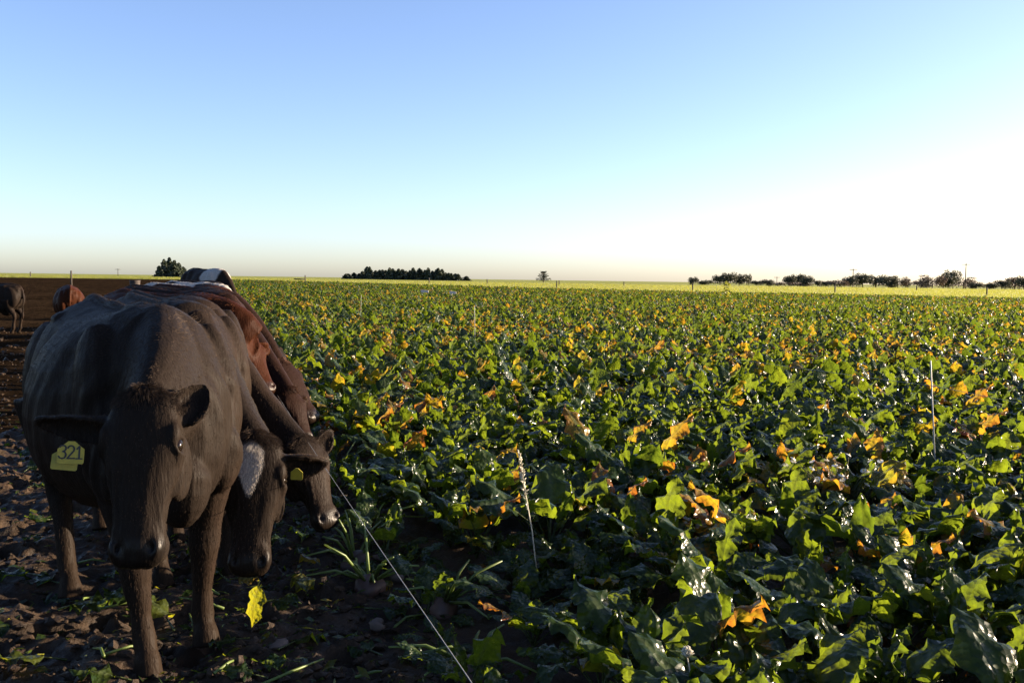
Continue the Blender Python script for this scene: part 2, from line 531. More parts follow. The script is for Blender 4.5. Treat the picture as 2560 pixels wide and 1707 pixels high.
def plant_recipe(rng, yel):
    """list of (kind, yaw, tilt, scale)"""
    out = []
    n = rng.integers(11, 15)
    for k in range(n):
        u = k / n
        kd = 'inner' if u < .22 else ('mid' if u < .72 else 'outer')
        if yel == 1 and kd != 'inner' and rng.random() < .30: kd = 'yellow'
        if yel == 2 and kd != 'inner' and rng.random() < .55: kd = 'rust' if rng.random() < .4 else 'yellow'
        if yel == 0 and kd == 'outer' and rng.random() < .10: kd = 'yellow'
        out.append((kd, k * 137.5 + rng.uniform(-25, 25), rng.uniform(-9, 9), rng.uniform(.82, 1.18)))
    return out

# plants of the field, jittered rows parallel to the wire
def field_points():
    pts = []
    rows = np.arange(EDGE, 230, 0.43)
    out = []
    for s in rows:
        # coarser planting with distance is handled below
        t = np.arange(-12, 190, 0.30)
        t = t + RNG.uniform(-.10, .10, len(t))
        ss = s + RNG.uniform(-.09, .09, len(t))
        x = FA[0] + FD[0] * t + FN[0] * ss
        y = FA[1] + FD[1] * t + FN[1] * ss
        ok = (y > 2.5) & (y < CROP_FAR(x)) & (x < 0.62 * y + 1.6) & (x > -0.50 * y - 1)
        # thin out far away: what is left grows a little larger
        far = sstep(35, 110, y)
        ok &= RNG.random(len(t)) > 0.45 * far
        out.append(np.stack([x[ok], y[ok], np.full(ok.sum(), s)], 1))
    return np.concatenate(out)
FP = field_points()
patch = fbm(np.stack([FP[:, 0] * .25, FP[:, 1] * .18, 0 * FP[:, 0]], 1), 77, 3)
yel_class = np.where(patch + RNG.normal(0, .45, len(FP)) > 1.05, 2, np.where(patch + RNG.normal(0, .5, len(FP)) > .45, 1, 0))
yel_class = np.where((FP[:, 1] < 4.2) & (RNG.random(len(FP)) < .85), 0, yel_class)
# rank by how large they show: nearest first, inside the frame
vis = (FP[:, 0] < 0.56 * FP[:, 1] + .5) & (FP[:, 1] > 2.35)
order = np.argsort(FP[:, 1] + np.where(vis, 0, 1e4))
near_idx = order[:300]
FIELD_LABELS = {0: 'dark green beet plant with waxy drooping leaves in the front of the crop',
                1: 'green beet plant with a few yellowing leaves in the front of the crop',
                2: 'beet plant with many orange and yellow leaves in the front of the crop'}
n_leaf = 0
for i in near_idx:
    x, y, s = FP[i]
    rng = np.random.default_rng(int(i) + 1000)
    yc = int(yel_class[i])
    root = empty('beet_plant', (x, y, float(gz(x, y)) + (float(mud_relief(np.array([x]), np.array([y]))[0]) if in_near(x, y) else -.02) + .01), rng.uniform(0, 6.28))
    tag(root, 'low half eaten beet plant at the trodden edge of the crop' if s < EDGE + .3 else FIELD_LABELS[yc], 'beet plant', 'beet plants at the front of the crop')
    sc = rng.uniform(.74, 1.06) * (0.8 if s < EDGE + .3 else 1.0)
    root.scale = (sc, sc, sc)
    if 3.5 < y < 4.9 and s < EDGE + 1.2: root.scale = (sc * .8, sc * .8, sc * .55)
    rec = plant_recipe(rng, yc)
    if s < EDGE + .3: rec = rec[::2]
    for kd, yaw, tilt, ls in rec:
        me = LEAF[kd][rng.integers(len(LEAF[kd]))]
        o = bpy.data.objects.new('leaf', me)
        COL.objects.link(o)
        o.parent = root
        o.rotation_euler = (R(tilt), R(tilt * .6), R(yaw))
        o.scale = (ls, ls, ls)
        n_leaf += 1
# the rest of the field: one mass
src = bpy.data.collections.new('beet_sources')
def merged_plant(seed, yel, cheap):
    rng = np.random.default_rng(seed)
    V, Fc, rb, ag, n = [], [], [], [], 0
    for kd, yaw, tilt, ls in plant_recipe(rng, yel):
        base = kd if kd in ('inner', 'mid', 'outer') else 'mid'
        a = {'yellow': rng.uniform(.38, .65), 'rust': rng.uniform(.7, .9)}.get(kd, rng.choice(AGES[base]))
        v, f, r_, g_ = leaf_arrays(rng, age=a, edge_age=.3 if kd in ('yellow', 'rust') else 0, nu=5 if cheap else 9, nv=4 if cheap else 6, wave=rng.uniform(.7, 1.3), **leaf_params(base, rng))
        M = np.array((Matrix.Rotation(R(yaw), 3, 'Z') @ Matrix.Rotation(R(tilt), 3, 'X')))
        V.append((v @ M.T) * ls); Fc.extend([tuple(i + n for i in q) for q in f]); n += len(v)
        rb.append(r_); ag.append(g_)
    return leaf_mesh('beet_top', (np.concatenate(V), Fc, np.concatenate(rb), np.concatenate(ag)))
srcs = []
for k in range(12):
    yel = 0 if k < 6 else (1 if k < 10 else 2)
    o = bpy.data.objects.new('beet_top_%02d' % k, merged_plant(300 + k, yel, False))
    src.objects.link(o)
rest = np.ones(len(FP), bool); rest[near_idx] = False
RP = FP[rest]; RY = yel_class[rest]
me = bpy.data.meshes.new('beet_crop')
me.vertices.add(len(RP))
co = np.stack([RP[:, 0], RP[:, 1], gz(RP[:, 0], RP[:, 1]) - .015], 1)
me.vertices.foreach_set('co', co.ravel())
pick = np.where(RY == 0, RNG.integers(0, 6, len(RP)), np.where(RY == 1, RNG.integers(6, 10, len(RP)), RNG.integers(10, 12, len(RP))))
me.attributes.new('pick', 'INT', 'POINT').data.foreach_set('value', pick.astype(np.int32))
rot = np.stack([RNG.uniform(-.12, .12, len(RP)), RNG.uniform(-.12, .12, len(RP)), RNG.uniform(0, 6.28, len(RP))], 1)
me.attributes.new('turn', 'FLOAT_VECTOR', 'POINT').data.foreach_set('vector', rot.ravel().astype(np.float32))
scl = RNG.uniform(.74, 1.08, len(RP)) * (1 + .15 * sstep(35, 110, RP[:, 1]))
me.attributes.new('size', 'FLOAT', 'POINT').data.foreach_set('value', scl.astype(np.float32))
crop = obj('beet_crop', me)
kind(crop, 'stuff', 'wide field of leafy green fodder beet stretching away to the pasture', 'beet crop')
ng = bpy.data.node_groups.new('crop_scatter', 'GeometryNodeTree')
ng.interface.new_socket('Geometry', in_out='INPUT', socket_type='NodeSocketGeometry')
ng.interface.new_socket('Geometry', in_out='OUTPUT', socket_type='NodeSocketGeometry')
gi = ng.nodes.new('NodeGroupInput'); go = ng.nodes.new('NodeGroupOutput')
iop = ng.nodes.new('GeometryNodeInstanceOnPoints')
ci = ng.nodes.new('GeometryNodeCollectionInfo'); ci.inputs['Collection'].default_value = src
ci.inputs['Separate Children'].default_value = True; ci.inputs['Reset Children'].default_value = True
def nattr(name, dt):
    n = ng.nodes.new('GeometryNodeInputNamedAttribute'); n.data_type = dt; n.inputs[0].default_value = name
    return next(s for s in n.outputs if s.enabled and s.name == 'Attribute')
ng.links.new(gi.outputs[0], iop.inputs['Points'])
ng.links.new(ci.outputs[0], iop.inputs['Instance'])
iop.inputs['Pick Instance'].default_value = True
ng.links.new(nattr('pick', 'INT'), iop.inputs['Instance Index'])
e2r = ng.nodes.new('FunctionNodeEulerToRotation')
ng.links.new(nattr('turn', 'FLOAT_VECTOR'), e2r.inputs[0])
ng.links.new(e2r.outputs[0], iop.inputs['Rotation'])
ng.links.new(nattr('size', 'FLOAT'), iop.inputs['Scale'])
ng.links.new(iop.outputs[0], go.inputs[0])
md = crop.modifiers.new('scatter', 'NODES'); md.node_group = ng
print('plants', len(FP), 'near leaves', n_leaf)
# ================================================================== cows
def coat_material(name):
    m, nt, b, out = new_mat(name)
    L = nt.links
    at_ = N(nt, 'ShaderNodeAttribute', attribute_name='coat')
    tc = N(nt, 'ShaderNodeTexCoord')
    nz = N(nt, 'ShaderNodeTexNoise'); nz.inputs['Scale'].default_value = 110; nz.inputs['Detail'].default_value = 5
    mp = N(nt, 'ShaderNodeMapping'); mp.inputs['Scale'].default_value = (0.8, 1, 0.18)
    L.new(tc.outputs['Object'], mp.inputs['Vector']); L.new(mp.outputs[0], nz.inputs['Vector'])
    mr = N(nt, 'ShaderNodeMapRange'); L.new(nz.outputs[0], mr.inputs[0]); mr.inputs[3].default_value = 0.6; mr.inputs[4].default_value = 1.4
    mx = N(nt, 'ShaderNodeMix', data_type='RGBA', blend_type='MULTIPLY'); mx.inputs[0].default_value = 1
    L.new(at_.outputs['Color'], mx.inputs[6]); L.new(mr.outputs[0], mx.inputs[7])
    L.new(mx.outputs[2], b.inputs['Base Color'])
    wet = N(nt, 'ShaderNodeAttribute', attribute_name='wet')
    rr = N(nt, 'ShaderNodeMapRange'); L.new(wet.outputs['Fac'], rr.inputs[0]); rr.inputs[3].default_value = 0.5; rr.inputs[4].default_value = 0.36
    L.new(rr.outputs[0], b.inputs['Roughness'])
    sp = N(nt, 'ShaderNodeMapRange'); L.new(wet.outputs['Fac'], sp.inputs[0]); sp.inputs[3].default_value = 0.025; sp.inputs[4].default_value = 0.11
    L.new(sp.outputs[0], b.inputs['Specular IOR Level'])
    bp = N(nt, 'ShaderNodeBump'); bp.inputs['Strength'].default_value = 0.6; bp.inputs['Distance'].default_value = 0.006
    L.new(nz.outputs[0], bp.inputs['Height']); L.new(bp.outputs[0], b.inputs['Normal'])
    return m
def hair_material(name):
    m, nt, b, out = new_mat(name)
    L = nt.links
    at_ = N(nt, 'ShaderNodeAttribute', attribute_name='coat')
    hi = N(nt, 'ShaderNodeHairInfo')
    df = N(nt, 'ShaderNodeBsdfDiffuse'); hd_ = N(nt, 'ShaderNodeMix', data_type='RGBA', blend_type='MULTIPLY'); hd_.inputs[0].default_value = 1
    L.new(at_.outputs['Color'], hd_.inputs[6]); hd_.inputs[7].default_value = (.45, .45, .45, 1); L.new(hd_.outputs[2], df.inputs[0])
    def scaled(g, add):
        m1 = N(nt, 'ShaderNodeMix', data_type='RGBA', blend_type='MULTIPLY'); m1.inputs[0].default_value = 1
        L.new(at_.outputs['Color'], m1.inputs[6]); m1.inputs[7].default_value = (g, g, g, 1)
        m2 = N(nt, 'ShaderNodeMix', data_type='RGBA', blend_type='ADD'); m2.inputs[0].default_value = 1
        L.new(m1.outputs[2], m2.inputs[6]); m2.inputs[7].default_value = (*add, 1)
        return m2.outputs[2]
    hr = N(nt, 'ShaderNodeBsdfHair', component='Reflection'); 
    dk0 = N(nt, 'ShaderNodeMix', data_type='RGBA', blend_type='DARKEN'); dk0.inputs[0].default_value = 1
    L.new(scaled(1.6, (.010, .0075, .0055)), dk0.inputs[6]); dk0.inputs[7].default_value = (.16, .15, .14, 1); L.new(dk0.outputs[2], hr.inputs['Color'])
    hr.inputs['RoughnessU'].default_value = 0.22; hr.inputs['RoughnessV'].default_value = 0.6
    ht = N(nt, 'ShaderNodeBsdfHair', component='Transmission'); 
    dk = N(nt, 'ShaderNodeMix', data_type='RGBA', blend_type='DARKEN'); dk.inputs[0].default_value = 1
    L.new(scaled(1.1, (.002, .001, .0006)), dk.inputs[6]); dk.inputs[7].default_value = (.30, .26, .22, 1); L.new(dk.outputs[2], ht.inputs['Color'])
    ht.inputs['RoughnessU'].default_value = 0.35; ht.inputs['RoughnessV'].default_value = 0.7
    a1 = N(nt, 'ShaderNodeAddShader'); L.new(df.outputs[0], a1.inputs[0]); L.new(hr.outputs[0], a1.inputs[1])
    a2 = N(nt, 'ShaderNodeAddShader'); L.new(a1.outputs[0], a2.inputs[0]); L.new(ht.outputs[0], a2.inputs[1])
    L.new(a2.outputs[0], out.inputs[0])
    return m
M_COAT = coat_material('cow_hide')
M_HAIR = hair_material('cow_hair')
M_EYE = simple_mat('eye_wet_black', (0.006, 0.004, 0.003), 0.05, 0.1, 30, spec=0.2)
M_TAG = simple_mat('yellow_plastic_tag', (0.26, 0.22, 0.02), 0.45, 0.12, 60)
M_INK = simple_mat('black_marker_ink', (0.01, 0.01, 0.015), 0.6, 0.1, 60)

BLACK = (0.0125, 0.0092, 0.0072)
WHITE = (0.28, 0.26, 0.235)
DKBROWN = (0.014, 0.0072, 0.0050)
RED = (0.030, 0.0100, 0.0046)

def xf(loc, rz, s=1.0):
    return Matrix.Translation(Vector(loc)) @ Matrix.Rotation(rz, 4, 'Z') @ Matrix.Scale(s, 4)

def build_cow(name, loc, heading, label, poll=None, muzzle=None, face=None, ears=None, coat='black', scale=1.0, voxel=0.014,
              hair=20000, hair_len=1.0, group='cows feeding along the wire', neck_drop=0.0, feet=None, star=False, tag_no=None, seed=0,
              fat=1.0, tail=True, hair_r=0.0006, ear_len=1.0, ear_len_l=1.0, white_back=None, tail_white=False):
    """loc = ground point below the middle of the trunk, heading = angle of +x. poll, muzzle: world points; face: world direction the forehead looks."""
    root = empty(name, loc, heading)
    root.scale = (scale, scale, scale)
    tag(root, label, 'cow', group)
    T = xf(loc, heading, scale); Ti = T.inverted()
    R3 = Ti.to_3x3()
    if poll is None:
        P = Vector((1.12, 0.0, 0.72)); Mz = Vector((1.30, 0.0, 0.22)); fc = Vector((1, 0, 0.3))
    else:
        P = Ti @ Vector(poll); Mz = Ti @ Vector(muzzle)
        fc = R3 @ Vector(face if face else (0, -1, 0.2))
    rng = np.random.default_rng(seed + 50)
    mb = MB()
    # trunk
    sec = [(-.90, 1.20, 1.02, .06), (-.86, 1.27, .86, .15), (-.78, 1.33, .74, .215), (-.64, 1.36, .66, .255), (-.50, 1.375, .63, .285), (-.32, 1.355, .58, .325),
           (-.12, 1.345, .53, .375), (.08, 1.34, .52, .385), (.25, 1.355, .55, .345), (.40, 1.385, .57, .285), (.54, 1.37, .58, .245), (.68, 1.27, .62, .20), (.78, 1.15, .70, .14), (.83, 1.04, .80, .06)]
    rings = []
    n = 28
    for x, zt, zb, hw in sec:
        hw *= fat if -.6 < x < .4 else 1
        zc = zb + .47 * (zt - zb)
        ring = []
        for i in range(n):
            a = 2 * math.pi * i / n
            c, s_ = math.cos(a), math.sin(a)
            y = hw * math.copysign(abs(c) ** (.95 if s_ > 0 else .8), c)
            z = zc + ((zt - zc) * s_ ** .95 if s_ > 0 else (zc - zb) * -(abs(s_) ** .95))
            ring.append((x, y, z))
        rings.append(ring)
    mb.loft(rings)
    # spine ridge, hooks, pins, shoulders, thighs, brisket, udder
    mb.tube([(-.84, 0, 1.31), (-.60, 0, 1.365), (-.3, 0, 1.352), (0, 0, 1.335), (.25, 0, 1.35), (.40, 0, 1.355), (.55, 0, 1.30)], [.03, .035, .03, .03, .035, .03, .012], 8)
    for s_ in (-1, 1):
        mb.ell((-.82, s_ * .11, 1.18), (.06, .05, .06))
        mb.ell((.46, s_ * .205, .98), (.165, .105, .34), Matrix.Rotation(R(-12), 3, 'Y'))
        mb.ell((.56, s_ * .19, .80), (.13, .09, .16))
        mb.ell((-.66, s_ * .175, .98), (.21, .125, .30), Matrix.Rotation(R(10), 3, 'Y'))
        mb.ell((-.44, s_ * .20, .78), (.13, .085, .19))
    mb.ell((-.46, 0, 1.285), (.13, .215, .062))                       # hip bar
    mb.ell((-.22, 0, 1.275), (.34, .155, .055))                       # loin
    mb.ell((-.66, 0, 1.245), (.24, .175, .085))                       # rump
    mb.ell((.72, 0, .74), (.15, .10, .17))
    mb.ell((-.46, 0, .60), (.19, .15, .13))
    # legs
    ft = {'fl': (0, 0), 'fr': (0, 0), 'hl': (0, 0), 'hr': (0, 0)}
    if feet: ft.update(feet)
    for key, s_ in (('fl', 1), ('fr', -1)):
        dx, dy = ft[key]
        def q(x, y, z, w): return (x + dx * w, s_ * y + dy * w, z)
        mb.tube([q(.54, .175, .84, .05), q(.53, .17, .66, .2), q(.53, .165, .50, .5), q(.535, .16, .42, .62), q(.53, .16, .35, .7), q(.525, .158, .22, .85), q(.53, .158, .13, .95), q(.55, .158, .085, 1), q(.565, .158, .055, 1), q(.575, .158, .0, 1)],
                [.105, .085, .062, .060, .050, .038, .046, .042, .052, .060], 12)
    for key, s_ in (('hl', 1), ('hr', -1)):
        dx, dy = ft[key]
        def q(x, y, z, w): return (x + dx * w, s_ * y + dy * w, z)
        mb.tube([q(-.58, .19, .92, 0), q(-.60, .19, .76, .15), q(-.68, .18, .62, .4), q(-.76, .17, .52, .55), q(-.765, .168, .45, .6), q(-.74, .165, .30, .8), q(-.725, .165, .14, .95), q(-.70, .165, .09, 1), q(-.685, .165, .05, 1), q(-.67, .165, .0, 1)],
                [.16, .125, .080, .060, .055, .042, .048, .043, .052, .060], 12)
    if tail:
        mb.tube([(-.74, 0, 1.32), (-.86, .005, 1.29), (-.925, .02, 1.17), (-.945, .02, .95), (-.935, .03, .75), (-.925, .03, .60)], [.030, .034, .026, .022, .020, .024], 8)
        mb.ell((-.92, .03, .50), (.035, .04, .13))
    # head frame
    ax = (Mz - P); HL = ax.length; ax.normalize()
    nf = (fc - ax * fc.dot(ax)).normalized()
    sd = nf.cross(ax).normalized()          # to the cow's left
    if sd.dot(Vector((0, 1, 0))) < 0 and poll is None: sd = -sd
    HM = Matrix((ax, sd, nf)).transposed()
    k = HL / .55
    def H(t, y, z): return P + ax * (t * HL) + sd * (y * k) + nf * (z * k)
    # neck
    A = Vector((.50, 0, 1.10))
    E = H(.10, 0, -.085)
    C = Vector((.86, 0, 1.10 - neck_drop)).lerp((A + E) * .5, .25)
    C.y = (A.y * .6 + E.y * .4)
    rings = []
    m = 9
    for j in range(m + 1):
        t = j / m
        c = A * (1 - t) ** 2 + C * (2 * t * (1 - t)) + E * t * t
        tan = ((C - A) * (2 * (1 - t)) + (E - C) * (2 * t)).normalized()
        side = Vector((0, 0, 1)).cross(tan).normalized()
        side = side.lerp(sd if sd.dot(side) > 0 else -sd, t * .8).normalized()
        side = (side - tan * side.dot(tan)).normalized()
        upv = tan.cross(side).normalized()
        hh = .285 * (1 - t) ** 1.1 + .135 * (1 - (1 - t) ** 1.1)
        ww = .185 * (1 - t) + .098 * t
        ring = []
        for i in range(20):
            a = 2 * math.pi * i / 20
            cs, sn = math.cos(a), math.sin(a)
            ring.append(c + side * (ww * math.copysign(abs(cs) ** .9, cs) * (1 - .25 * max(0, sn))) + upv * (hh * sn))
        rings.append(ring)
    mb.loft(rings)
    # head
    hs = [(-.07, .01, .09, .055), (-.03, .04, .12, .085), (.03, .058, .14, .108), (.12, .068, .17, .122), (.22, .072, .185, .130), (.32, .072, .195, .128), (.42, .068, .195, .112), (.53, .060, .165, .094),
          (.64, .054, .135, .082), (.74, .050, .112, .080), (.83, .052, .10, .088), (.90, .050, .092, .092), (.96, .040, .082, .082), (1.0, .020, .065, .056)]
    rings = []
    for t, f, b, w in hs:
        ring = []
        for i in range(22):
            a = 2 * math.pi * i / 22
            cs, sn = math.cos(a), math.sin(a)
            y = w * math.copysign(abs(cs) ** .78, cs) * (1 - .42 * max(0, -sn) ** 1.5)
            z = f * sn ** .8 if sn > 0 else -b * abs(sn) ** .9
            ring.append(H(t, y, z))
        rings.append(ring)
    mb.loft(rings)
    for s_ in (-1, 1):
        mb.ell(H(.225, s_ * .112, .030), (.050 * k, .026 * k, .032 * k), HM)          # brow
        mb.ell(H(.335, s_ * .118, .010), (.035 * k, .018 * k, .020 * k), HM)          # lower lid
        for rr2, z0 in ((1, .0), (-1, .0)):                                              # eyelids
            mb.tube([H(.287 - rr2 * .048 * math.sin(R(q_)), s_ * (.124 + .008 * math.sin(R(q_))), .016 + .030 * math.cos(R(q_))) for q_ in (0, 35, 65, 90, 115, 145, 180)], [.007 * k, .0085 * k, .010 * k, .0105 * k, .010 * k, .0085 * k, .007 * k], 7)
        mb.ell(H(.40, s_ * .090, -.10), (.115 * k, .034 * k, .085 * k), HM)          # jaw muscle
        mb.tube([H(.33, s_ * .117, -.01), H(.46, s_ * .100, -.01), H(.60, s_ * .076, .0)], [.025 * k, .021 * k, .012 * k], 8)
        mb.ell(H(.885, s_ * .058, .020), (.042 * k, .032 * k, .036 * k), HM)          # nostril wing
        mb.ell(H(.88, s_ * .055, -.045), (.055 * k, .032 * k, .030 * k), HM)          # upper lip
    mb.ell(H(.93, 0, .0), (.045 * k, .075 * k, .045 * k), HM)
    mb.ell(H(.90, 0, -.085), (.065 * k, .055 * k, .030 * k), HM)                       # lower lip
    mb.ell(H(-.01, 0, .012), (.045 * k, .062 * k, .045 * k), HM)                       # poll
    # ears
    ears = ears or {}
    ear_info = {}
    for key, s_ in (('l', 1), ('r', -1)):
        e = ears.get(key)
        root_e = H(.13, s_ * .102, -.045)
        if e is None:
            ed = (sd * s_ * 1.0 - ax * .10 - nf * .25).normalized(); mn = (nf * .8 + ax * .5)
        else:
            ed = (R3 @ Vector(e[0])).normalized(); mn = R3 @ Vector(e[1])
        mn = (mn - ed * mn.dot(ed)).normalized()         # opening of the ear
        wd = mn.cross(ed).normalized()
        Le = .20 * k * (ear_len if key == 'r' else ear_len_l)
        nu_, nv_ = 9, 6
        top, bot = [], []
        for a in range(nu_ + 1):
            u = a / nu_
            h = k * (.018 * (1 - u) ** 2 + .054 * max(0.0, math.sin(math.pi * (.10 + u * .89))) ** .75) + .003 * k
            for b in range(nv_ + 1):
                v = -1 + 2 * b / nv_
                cup = h * (.75 + .35 * (1 - u)) * v * v
                c = root_e + ed * (u * Le) + wd * (v * h) + mn * (cup - .25 * h)
                th = .009 * k * (1.25 - .4 * u)
                nn = (mn - wd * (v * .9)).normalized()
                top.append(c + nn * th); bot.append(c - nn * th)
        nn_ = len(top); V = top + bot; Fq = []
        w_ = nv_ + 1
        for a in range(nu_):
            for b in range(nv_):
                i0 = a * w_ + b
                Fq.append((i0, i0 + 1, i0 + w_ + 1, i0 + w_))
                Fq.append((nn_ + i0, nn_ + i0 + w_, nn_ + i0 + w_ + 1, nn_ + i0 + 1))
        rim = [b for b in range(w_)] + [a * w_ + nv_ for a in range(1, nu_ + 1)] + [nu_ * w_ + b for b in range(nv_ - 1, -1, -1)] + [a * w_ for a in range(nu_ - 1, 0, -1)]
        for q_ in range(len(rim)):
            i0, i1 = rim[q_], rim[(q_ + 1) % len(rim)]
            Fq.append((i1, i0, nn_ + i0, nn_ + i1))
        mb.add(V, Fq)
        mb.tube([root_e - ed * .03 * k, root_e + ed * .035 * k, root_e + ed * .08 * k - mn * .01 * k], [.036 * k, .034 * k, .022 * k], 10)
        ear_info[key] = (root_e, ed, wd, mn, Le)
    me = mb.mesh('cow_raw')
    bm = bmesh.new(); bm.from_mesh(me); bmesh.ops.recalc_face_normals(bm, faces=bm.faces); bm.to_mesh(me); bm.free()
    tmp = bpy.data.objects.new('tmp', me); COL.objects.link(tmp)
    rm = tmp.modifiers.new('r', 'REMESH'); rm.mode = 'VOXEL'; rm.voxel_size = voxel; rm.adaptivity = 0.0
    sm = tmp.modifiers.new('s', 'SMOOTH'); sm.factor = .5; sm.iterations = 4 if voxel < .012 else 3
    dg = bpy.context.evaluated_depsgraph_get(); dg.update()
    body_me = bpy.data.meshes.new_from_object(tmp.evaluated_get(dg))
    bpy.data.objects.remove(tmp); bpy.data.meshes.remove(me)
    nvert = len(body_me.vertices)
    co = np.empty(nvert * 3); body_me.vertices.foreach_get('co', co); co = co.reshape(-1, 3)
    no = np.empty(nvert * 3); body_me.vertices.foreach_get('normal', no); no = no.reshape(-1, 3)
    # head coordinates of every vertex
    rel = co - np.array(P)
    ht = rel @ np.array(ax) / HL; hy = rel @ np.array(sd) / k; hz = rel @ np.array(nf) / k
    near_head = (np.abs(hy) < .20) & (ht > -.12) & (ht < 1.15) & (hz > -.26) & (hz < .16)
    hw_ = near_head.astype(float)
    # muscle, ribs, skin folds
    d = .006 * fbm(co * 5.5 + seed, seed, 3)
    barrel = np.exp(-((co[:, 0] - .02) / .30) ** 2) * sstep(.62, .8, co[:, 2]) * sstep(1.22, 1.0, co[:, 2]) * (1 - hw_)
    d += -.006 * barrel * (np.cos((co[:, 0] + .22 * (1.2 - co[:, 2])) * 2 * math.pi / .085) * .5 + .5)
    d -= .040 * np.exp(-((co[:, 0] + .30) / .11) ** 2 - ((co[:, 2] - 1.16) / .10) ** 2) * sstep(.12, .22, np.abs(co[:, 1]))   # hollow of the flank
    d -= .018 * np.exp(-((co[:, 0] - .27) / .05) ** 2) * sstep(.75, .9, co[:, 2]) * sstep(1.3, 1.15, co[:, 2]) * (1 - hw_)   # behind the shoulder blade
    # neck and shoulder folds run from crest to brisket
    nk = np.exp(-((co[:, 0] - .66) / .16) ** 2) * sstep(.6, .8, co[:, 2]) * sstep(1.22, 1.02, co[:, 2]) * (1 - hw_)
    wob = vnoise(co * 6.0, seed + 3)
    d += .009 * nk * np.sin((co[:, 0] * .9 - co[:, 2] * .25 + .05 * wob) * 2 * math.pi / .105)
    # face wrinkles below the eye, mouth slit, nostrils
    chk = hw_ * sstep(.34, .48, ht) * sstep(.88, .76, ht) * sstep(.03, .06, np.abs(hy))
    d += .0035 * chk * np.sin((hy * .6 + hz * 1.0 + ht * .12 + .015 * wob) * 2 * math.pi / .034)
    mouth = hw_ * np.exp(-((hz + .066 - .03 * (ht - .9)) / .009) ** 2) * sstep(.70, .78, ht)
    d -= .010 * mouth
    for s_ in (-1, 1):
        nd = ((ht - .885) * .55 / .026) ** 2 + ((hy - s_ * .056) / .017) ** 2 + ((hz - .045) / .035) ** 2
        d -= hw_ * .026 * np.exp(-nd)
        ed_ = ((ht - .285) * .55 / .026) ** 2 + ((hy - s_ * .130) / .03) ** 2 + ((hz - .018) / .020) ** 2
        d -= hw_ * .012 * np.exp(-ed_)
    co2 = co + no * d[:, None]
    body_me.vertices.foreach_set('co', co2.ravel().astype(np.float32)); body_me.update()
    # coat colours
    base = {'black': BLACK, 'pied': BLACK, 'brown': DKBROWN, 'red': RED}[coat]
    colr = np.tile(np.array(base), (nvert, 1))
    if coat in ('black', 'pied'):
        warm = sstep(-.2, .8, fbm(co * 2.2, seed + 8, 3))
        colr = colr * (1 - .5 * warm[:, None]) + np.array((0.022, 0.0135, 0.0092)) * (.5 * warm[:, None])
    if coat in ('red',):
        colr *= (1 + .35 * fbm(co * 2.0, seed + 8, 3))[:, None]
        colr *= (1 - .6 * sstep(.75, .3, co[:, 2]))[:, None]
    wm = np.zeros(nvert)
    if coat == 'pied':
        pn = fbm(np.stack([co[:, 0] * 1.5, co[:, 1] * 1.2, co[:, 2] * 1.5], 1) + seed * 3.7, seed + 21, 2)
        wm = sstep(.10, .16, pn) * (1 - hw_)
        wm = np.maximum(wm, sstep(.5, .45, co[:, 2]) * (1 - hw_))
    if white_back:
        wb_ = co[:, 2] + .10 * fbm(co * 2.4 + seed, seed + 5, 3)
        wm = np.maximum(wm, sstep(1.10, 1.14, wb_) * sstep(white_back[0], white_back[0] + .06, co[:, 0]) * sstep(white_back[1] + .06, white_back[1], co[:, 0]) * (1 - hw_))
    colr = colr * (1 - wm[:, None]) + np.array(WHITE) * wm[:, None]
    if tail_white:
        tw_ = sstep(-.895, -.905, co[:, 0]) * sstep(1.14, 1.10, co[:, 2])
        colr = colr * (1 - tw_[:, None]) + np.array(WHITE) * tw_[:, None]
    starm = np.zeros(nvert)
    if star:
        sw = .045 * sstep(.46, .16, ht) * sstep(-.04, .08, ht) + .004
        starm = sstep(sw + .008, sw - .006, np.abs(hy + .01)) * sstep(.0, .03, hz) * hw_ * sstep(.43, .36, ht) * sstep(-.02, .02, ht)
        colr = colr * (1 - starm[:, None]) + np.array(WHITE) * starm[:, None]
    # muzzle skin, mud on legs, hooves
    muz = hw_ * sstep(.80, .88, ht + .5 * np.abs(hz) * 0) * sstep(-.03, .01, hz)
    colr = colr * (1 - .5 * muz[:, None])
    mudm = np.maximum(sstep(.42, .10, co[:, 2] + .06 * fbm(co * 7, 4, 2)) * .75, .6 * sstep(.25, .6, fbm(co * 5.5 + 3, 14, 4)) * sstep(1.0, .7, co[:, 2]) * (1 - hw_))
    colr = colr * (1 - mudm[:, None]) + np.array((.017, .0115, .0078)) * mudm[:, None]
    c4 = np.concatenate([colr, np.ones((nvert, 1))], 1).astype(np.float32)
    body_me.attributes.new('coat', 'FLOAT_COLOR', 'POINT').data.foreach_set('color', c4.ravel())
    wetv = np.clip(muz + hw_ * sstep(.8, .9, ht) * .4, 0, 1).astype(np.float32)
    body_me.attributes.new('wet', 'FLOAT', 'POINT').data.foreach_set('value', wetv)
    body_me.polygons.foreach_set('use_smooth', np.ones(len(body_me.polygons), dtype=bool))
    body_me.materials.clear()
    body = obj('body', body_me, M_COAT, root)
    # eyes
    for s_ in (-1, 1):
        eb = MB(); eb.ell((0, 0, 0), (.026 * k, .017 * k, .021 * k), HM, 18, 12)
        e = obj('eye', eb.mesh('eye'), M_EYE, root)
        e.location = H(.287, s_ * .119, .017)
